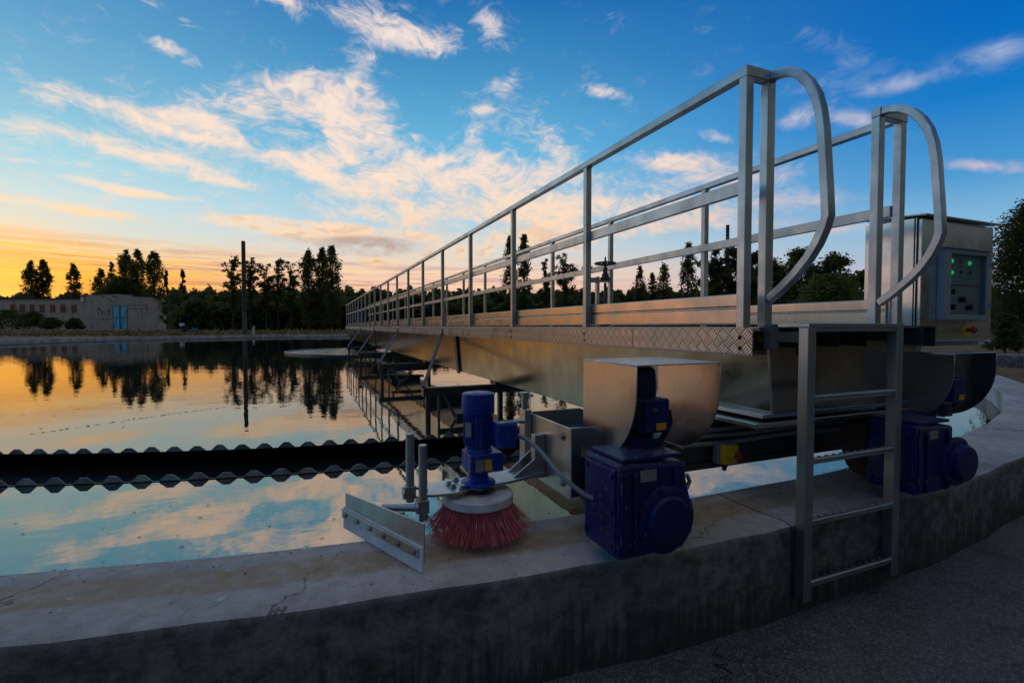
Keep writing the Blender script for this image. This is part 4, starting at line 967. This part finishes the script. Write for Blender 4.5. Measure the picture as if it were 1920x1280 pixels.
# small things on the far bank
def far_box(mm, xa, xb, ya, yb, D, th):
    a, b = Vector(at_depth(xa, yb, D)), Vector(at_depth(xb, yb, D)); z1_ = top_z((xa+xb)/2, ya, D)
    mm.prism([a, b, Vector((b.x,b.y,z1_)), Vector((a.x,a.y,z1_))], fy*(-th/2), fy*(th/2)); return mm
D_ = 60.
pt = thing('pump_unit', 'small teal pump frame beside a white control box on the far bank', 'pump', at_depth(356, 622, D_)[:2]+(GZ,))
mm = far_box(MB(), 337.5, 344.5, 605.5, 611, D_, .3); mm.build('control_box', M['white_plastic'], pt)
mm = far_box(MB(), 338, 349, 616.5, 627, D_, .8); far_box(mm, 340, 343, 611.2, 616.4, D_, .15); mm.build('motor', M['black'], pt)
mm = far_box(MB(), 350, 375, 622, 624.5, D_, 1.); far_box(mm, 351, 353, 615, 621.9, D_, .2); far_box(mm, 363, 370, 614.5, 621.9, D_, .5); far_box(mm, 354, 374, 624.6, 627, D_, .3); mm.build('pump_frame', M['teal'], pt)
mp_ = thing('marker_post', 'short white marker post standing in dry grass beside the bare pole', 'post', at_depth(476, 622, 55)[:2]+(GZ,))
mm = far_box(MB(), 474.2, 477.2, 613.5, 628, 55, .2); mm.build('post_body', M['white_plastic'], mp_)
mm = far_box(MB(), 474.6, 477.8, 610.5, 613.4, 55, .24); mm.build('post_cap', M['grey_box'], mp_)

# ------------------------------------------------------------------ trees
def leaf_quads(C, size, aspect=1.7, droop=0.):
    n = len(C); a = nrng.normal(size=(n,3)); a[:,2] *= .6; a[:,2] -= droop; a /= np.linalg.norm(a, axis=1)[:,None]
    b = nrng.normal(size=(n,3)); b -= a*(a*b).sum(1)[:,None]; b /= np.linalg.norm(b, axis=1)[:,None]
    s = size*nrng.uniform(.6,1.35,n)[:,None]
    u, v = a*s*.5*aspect, b*s*.5/aspect*1.25
    V = np.stack([C-u, C+v*1.0-u*.1, C+u, C-v*1.0-u*.1], 1).reshape(-1,3)
    return V
def cloud_mesh(name, V, mat, parent=None, off=None):
    n = len(V)//4; off = np.array(off if off is not None else (0,0,0))
    me = bpy.data.meshes.new(name); me.vertices.add(4*n); me.vertices.foreach_set('co', (V-off).astype(np.float32).ravel())
    me.loops.add(4*n); me.loops.foreach_set('vertex_index', np.arange(4*n, dtype=np.int32))
    me.polygons.add(n); me.polygons.foreach_set('loop_start', np.arange(0,4*n,4, dtype=np.int32)); me.update(calc_edges=True); me.validate()
    o = bpy.data.objects.new(name, me); COL.objects.link(o); me.materials.append(mat)
    if parent: o.parent = parent
    return o
def tree(name, label, cat, x, ytop, half, D, kind='poplar', ybot=None, n=2600, leaf=None, mat='leaf', group=None):
    bx_, by_, _ = at_depth(x, 615, D); H = top_z(x, ytop, D)-GZ; W_ = half*D*PX
    t = thing(name, label, cat, (bx_, by_, GZ), group)
    leaf = leaf or D*PX*(2.9 if D > 62 else 4.2 if D > 30 else 3.6)
    zc0 = .12*H if ybot is None else max(.03*H, top_z(x, ybot, D)-GZ)
    K = {'poplar': 130, 'broad': 90, 'loose': 60, 'spindly': 60, 'bush': 60}[kind]; n = int(n*(1.6 if D > 62 and kind != 'broad' else 3.2))
    cl = []
    for k in range(K):
        u = nrng.uniform()**.85 if kind != 'spindly' else nrng.uniform()
        if kind == 'poplar': prf = (.72+.28*math.sin(math.pi*min(1,u*1.15)))*min(1,(1.0-u)*4.2+.18)*(1+.15*math.sin(u*15+x)+.1*math.sin(u*31+2*x))*1.12
        elif kind == 'broad': prf = math.sqrt(max(0, 1-(u*1.75-.75)**2))*.95+.03
        elif kind == 'loose': prf = (.5+.55*math.sin(u*9+x))*(1-.35*u)
        elif kind == 'spindly': prf = (1-u)**.9*.95+.05
        else: prf = math.sqrt(max(0, 1-u**2))
        a = nrng.uniform(0, 2*math.pi); r_ = W_*prf*math.sqrt(nrng.uniform(.1,1.))*.86
        cl.append((r_*math.cos(a), r_*math.sin(a), zc0+(H-zc0)*u*.97, prf))
    if kind == 'loose':       # feathery fronds that rise from the limbs and droop at the tip
        cl = []
        for k in range(30):
            u0 = nrng.uniform(.12,.62); a = nrng.uniform(0,2*math.pi); ln = W_*nrng.uniform(.6,1.15)*(1.15-.5*u0); up = nrng.uniform(.5,1.25)
            for j in range(7):
                v_ = (j+.5)/7
                cl.append((math.cos(a)*ln*v_, math.sin(a)*ln*v_, zc0+(H-zc0)*(u0+.30*up*(v_-.62*v_**2.6)), .55))
        m_ = max(c[2] for c in cl); cl = [(c[0],c[1],zc0+(c[2]-zc0)*(H-zc0)/(m_-zc0),c[3]) for c in cl]; K = len(cl)
    cl = np.array(cl); idx = nrng.integers(0, K, n)
    rad = {'poplar': .19, 'broad': .16, 'loose': .12, 'spindly': .10, 'bush': .17}[kind]*W_
    g_ = nrng.normal(size=(n,3))*rad*np.array([1,1,1.5 if kind in ('poplar','spindly') else .8])*(.55+.45*cl[idx,3])[:,None]
    C = cl[idx,:3]+g_; C[:,2] = np.clip(C[:,2], .02*H, H*1.01)
    V = leaf_quads(C, leaf, 1.7, .5 if kind == 'loose' else 0.)
    cloud_mesh('crown', V, M[mat], t)
    mm = MB(); r0 = max(.05, H*.014)
    mm.tube([(bx_,by_,GZ-.1),(bx_+.02*H*nrng.normal()*.3,by_,GZ+.35*H),(bx_+W_*.08*nrng.normal(),by_,GZ+.7*H),(bx_+W_*.1*nrng.normal(),by_,GZ+.96*H)], r0, 7, r0*.2)
    for k in range(9 if kind != 'bush' else 5):
        c = cl[nrng.integers(0,K)]; z0 = max(.06*H, c[2]*.62)
        mm.tube([(bx_,by_,GZ+z0),(bx_+c[0]*.5,by_+c[1]*.5,GZ+z0+(c[2]-z0)*.65),(bx_+c[0],by_+c[1],GZ+c[2])], r0*.42, 5, r0*.08)
    mm.build('trunk', M['bark'], t, smooth=60)
    return t
PG = 'trees beyond the tanks'
TREES = [
 ('poplar_tree','slimmer, lacier of two close twin poplars behind the low brick wing','tree',61,488,13,236,'poplar',None,2000),
 ('poplar_tree','fuller one of two close twin poplars behind the low brick wing, nearer the tank gable','tree',84,486,12,239,'poplar',None,2000),
 ('poplar_tree','lone narrow poplar rising behind the low wing of the brick building','tree',141,493,11,236,'poplar',None,1700),
 ('poplar_tree','short dark poplar at the end of the clump beside the chimney of the brick gable','tree',192,504,13,220,'poplar',None,1700),
 ('poplar_tree','thin small-crowned poplar standing between clump and short dark poplar','tree',212,490,8,224,'poplar',None,1100),
 ('poplar_tree','tall poplar with bushy top directly above the blue door','tree',239,466,14,217,'poplar',None,2200),
 ('poplar_tree','tall poplar with rounded top touching its neighbour above the blue door','tree',261,463,13,213,'poplar',None,2200),
 ('poplar_tree','tall full poplar at the gable corner of the brick building','tree',291,469,16,206,'poplar',None,2400),
 ('broadleaf_tree','wide low dark tree spreading behind the brick gable roof','tree',232,522,48,210,'broad',None,3000),
 ('young_tree','thin pointed tree with bare spike top just beyond the brick gable corner','tree',314,506,11,196,'spindly',None,1100),
 ('young_tree','spindly pointed tree between brick building and bare pole','tree',344,504,15,192,'spindly',None,1400),
 ('willow_tree','loose feathery tree next to the bare pole, on its building side','tree',438,482,20,84,'loose',None,1500),
 ('willow_tree','loose feathery tree next to the bare pole, on its bridge side','tree',471,484,17,86,'loose',None,1300),
 ('willow_tree','drooping open-crowned tree, lowest of three, nearest the bare pole','tree',500,494,18,83,'loose',None,1200),
 ('willow_tree','drooping open-crowned tree, middle and tallest of three by the poplar trio','tree',522,486,17,85,'loose',None,1300),
 ('willow_tree','drooping open-crowned tree of three, the one next to the poplar trio','tree',546,490,18,83,'loose',None,1200),
 ('poplar_tree','tall dark poplar of the trio by the far bridge end, next to the drooping trees','tree',580,467,17,80,'poplar',None,2800),
 ('poplar_tree','tall dark poplar, narrow middle one of the trio by the far bridge end','tree',606,463,14,82,'poplar',None,2600),
 ('poplar_tree','tallest dark poplar of the trio, closest to the far bridge end','tree',624,461,17,79,'poplar',None,2800),
 ('poplar_tree','tall poplar behind the railing, slightly shorter one of a tall pair, farther from the handwheel','tree',957,439,13,84,'poplar',None,2400),
 ('poplar_tree','tall pointed poplar behind the railing, taller of a pair, nearer the handwheel','tree',982,435,13,82,'poplar',None,2400),
 ('broadleaf_tree','small round tree behind the railing between the poplar pair and a fuller tree','tree',1022,488,16,78,'loose',None,1400),
 ('broadleaf_tree','fuller round tree behind the railing next to the valve handwheel','tree',1060,478,24,76,'loose',None,1900),
 ('poplar_tree','small pointed poplar behind the railing, first beyond the handwheel','tree',1199,497,10,85,'poplar',None,1300),
 ('poplar_tree','stubby pointed tree between two small poplars behind the railing','tree',1222,510,9,86,'poplar',None,1000),
 ('poplar_tree','small plump poplar behind the railing beside the tall square-topped one','tree',1244,493,13,84,'poplar',None,1500),
 ('poplar_tree','tall square-topped poplar behind the railing','tree',1289,453,15,70,'poplar',None,2400),
 ('bush','ragged tall shrub at the foot of the dark pole behind the railing','bush',1335,470,34,40,'loose',None,2200),
 ('bush','leafy shrub beside the dark pole, mostly behind the near end post of the railing','bush',1392,462,38,40,'loose',None,2400),
 ('broadleaf_tree','big rounded dark tree just behind the nearer grab loop post','tree',1440,486,46,60,'broad',None,2600),
 ('broadleaf_tree','tallest of the rounded dark trees between the two grab loops','tree',1500,466,46,62,'broad',None,3200),
 ('broadleaf_tree','rounded dark tree nearest the cabinet between the two grab loops','tree',1562,474,42,60,'broad',None,2800),
 ('bush','broad yellow-green bush in front of the rounded dark trees','bush',1545,517,70,40,'bush',None,3400),
 ('bush','dark bush filling the gap beside the control cabinet','bush',1625,508,46,42,'bush',None,2200),
 ('poplar_tree','large dark leafy tree close beyond the control cabinet','tree',1932,376,58,26,'poplar',None,9000),
 ('bush','low leafy shrub at the foot of the large dark tree by the cabinet','bush',1885,590,28,20,'bush',None,1800),
]
for (nm, lb, ct, x, yt, hf, D, kd, yb, n) in TREES:
    mt = 'leaf_light' if 'yellow-green' in lb else 'leaf_dark' if kd in ('broad','bush') or D < 60 else 'leaf'
    tree(nm, lb, ct, x, yt, hf, D, kd, yb, n, None, mt, PG)

# shrubs in front of the brick building
for (x, yt, hf, D, lb) in ((22,582,34,170,'widest green shrub against the low brick wing'),(62,585,26,167,'rounded shrub beside the wide green one before the brick wing'),(95,596,18,165,'low shrub under the red windows of the brick wing'),(140,597,14,168,'small dark shrub at the corner of the brick gable')):
    tree('shrub', lb, 'shrub', x, yt, hf, D, 'bush', None, 1100, None, 'leaf_dark', 'shrubs by the brick building')

# far wood: one dense belt of foliage on an arc, uneven tops
def belt(az0, az1, d0, d1, n, hfun, leaf, bydepth=True):
    a = nrng.uniform(R(az0), R(az1), n); d = nrng.uniform(d0, d1, n)
    hh = np.array([hfun(math.degrees(q_), w_) for q_, w_ in zip(a, d)])
    z = GZ+hh*(nrng.uniform(0,1,n)**.8)
    if bydepth: d = d/np.cos(a-R(22.5))
    C = np.stack([d*np.sin(a), d*np.cos(a), z], 1)
    return leaf_quads(C, leaf, 1.35)
def hfun(a, d):
    v = 9.6+.5*math.sin(a*1.9+.5)+.5*math.sin(a*4.7+1)+.5*math.sin(a*11+d*.2)+.4*math.sin(a*23.)
    return v*(d/125)*(.80 if d > 200 else 1.)
V = np.concatenate([belt(-12.6, 76, 138, 150, 46000, hfun, 1.25), belt(-29, -11.5, 262, 285, 18000, hfun, 2.2)])
o = cloud_mesh('far_wood', V, M['leaf_dark']); tag(o, kind='stuff')
# nearer scrub that closes the gap below the trees on the far bank
def hf2(a, d): return (5.4+.8*math.sin(a*1.3+2)+.5*math.sin(a*3.9)+.4*math.sin(a*9.3))*(1 if a > -12 else .8)
V = np.concatenate([belt(-12.4, 16, 88, 100, 15000, hf2, .95), belt(12, 76, 84, 98, 24000, hf2, .95)])
o = cloud_mesh('far_scrub', V, M['leaf_dark']); tag(o, kind='stuff')
# dry grass on the far bank and by the right-hand tank
n = 9000; a = nrng.uniform(R(-30), R(70), n); d = nrng.uniform(53, 84, n)
d = d/np.cos(a-R(22.5)); C = np.stack([d*np.sin(a), d*np.cos(a), GZ+nrng.uniform(.0,.45,n)], 1)
V = leaf_quads(C, .5, 2.2, 0.)
o = cloud_mesh('dry_grass', V, M['dry']); tag(o, kind='stuff')
# loose stones on the gravel and crumbs on the wall top
vs, fs = [], []
def stone(x, y, z, s_):
    o_ = len(vs); a = rng.random()*6.28
    for (p, q2, w_) in ((1,0,0),(-1,0,0),(0,1,0),(0,-1,0),(0,0,1),(0,0,-.6)):
        k_ = s_*rng.uniform(.6,1.2); vs.append((x+k_*(p*math.cos(a)-q2*math.sin(a)), y+k_*(p*math.sin(a)+q2*math.cos(a)), z+k_*w_*.7+s_*.2))
    fs.extend([(o_+i_, o_+j_, o_+k_) for i_, j_, k_ in ((0,2,4),(2,1,4),(1,3,4),(3,0,4),(2,0,5),(1,2,5),(3,1,5),(0,3,5))])
for _ in range(5200):
    a = rng.uniform(R(15), R(85)); d = 1.0+3.6*rng.random()**.8; x, y = d*math.sin(a), d*math.cos(a)
    if y < BY-BB*math.sqrt(max(0,1-((x-BX)/17.5)**2))-.03: stone(x, y, GZ, rng.choice((.0022,.003,.004,.0055)) if rng.random() < .97 else .011)
tag(MB().add(vs, fs).build('loose_gravel', M['stone']), kind='stuff')
vs, fs = [], []
for _ in range(420):
    t_ = -math.pi/2+rng.uniform(-.17,.32); x, y = basin(.39-.36*rng.random()**2.4, t_); stone(x, y, TZ-.001, rng.choice((.002,.003,.004)))
tag(MB().add(vs, fs).build('concrete_crumbs', M['stone']), kind='stuff')
# unseen trees added behind the camera to shade the wall and show in metal
def hf3(a, d): return 8.0+1.5*math.sin(a*.3)+1.2*math.sin(a*.9+1)
V = belt(100, 285, 44, 52, 24000, hf3, 1.3, False)
o = cloud_mesh('unseen_shade_wood', V, M['leaf_dark']); tag(o, kind='stuff')
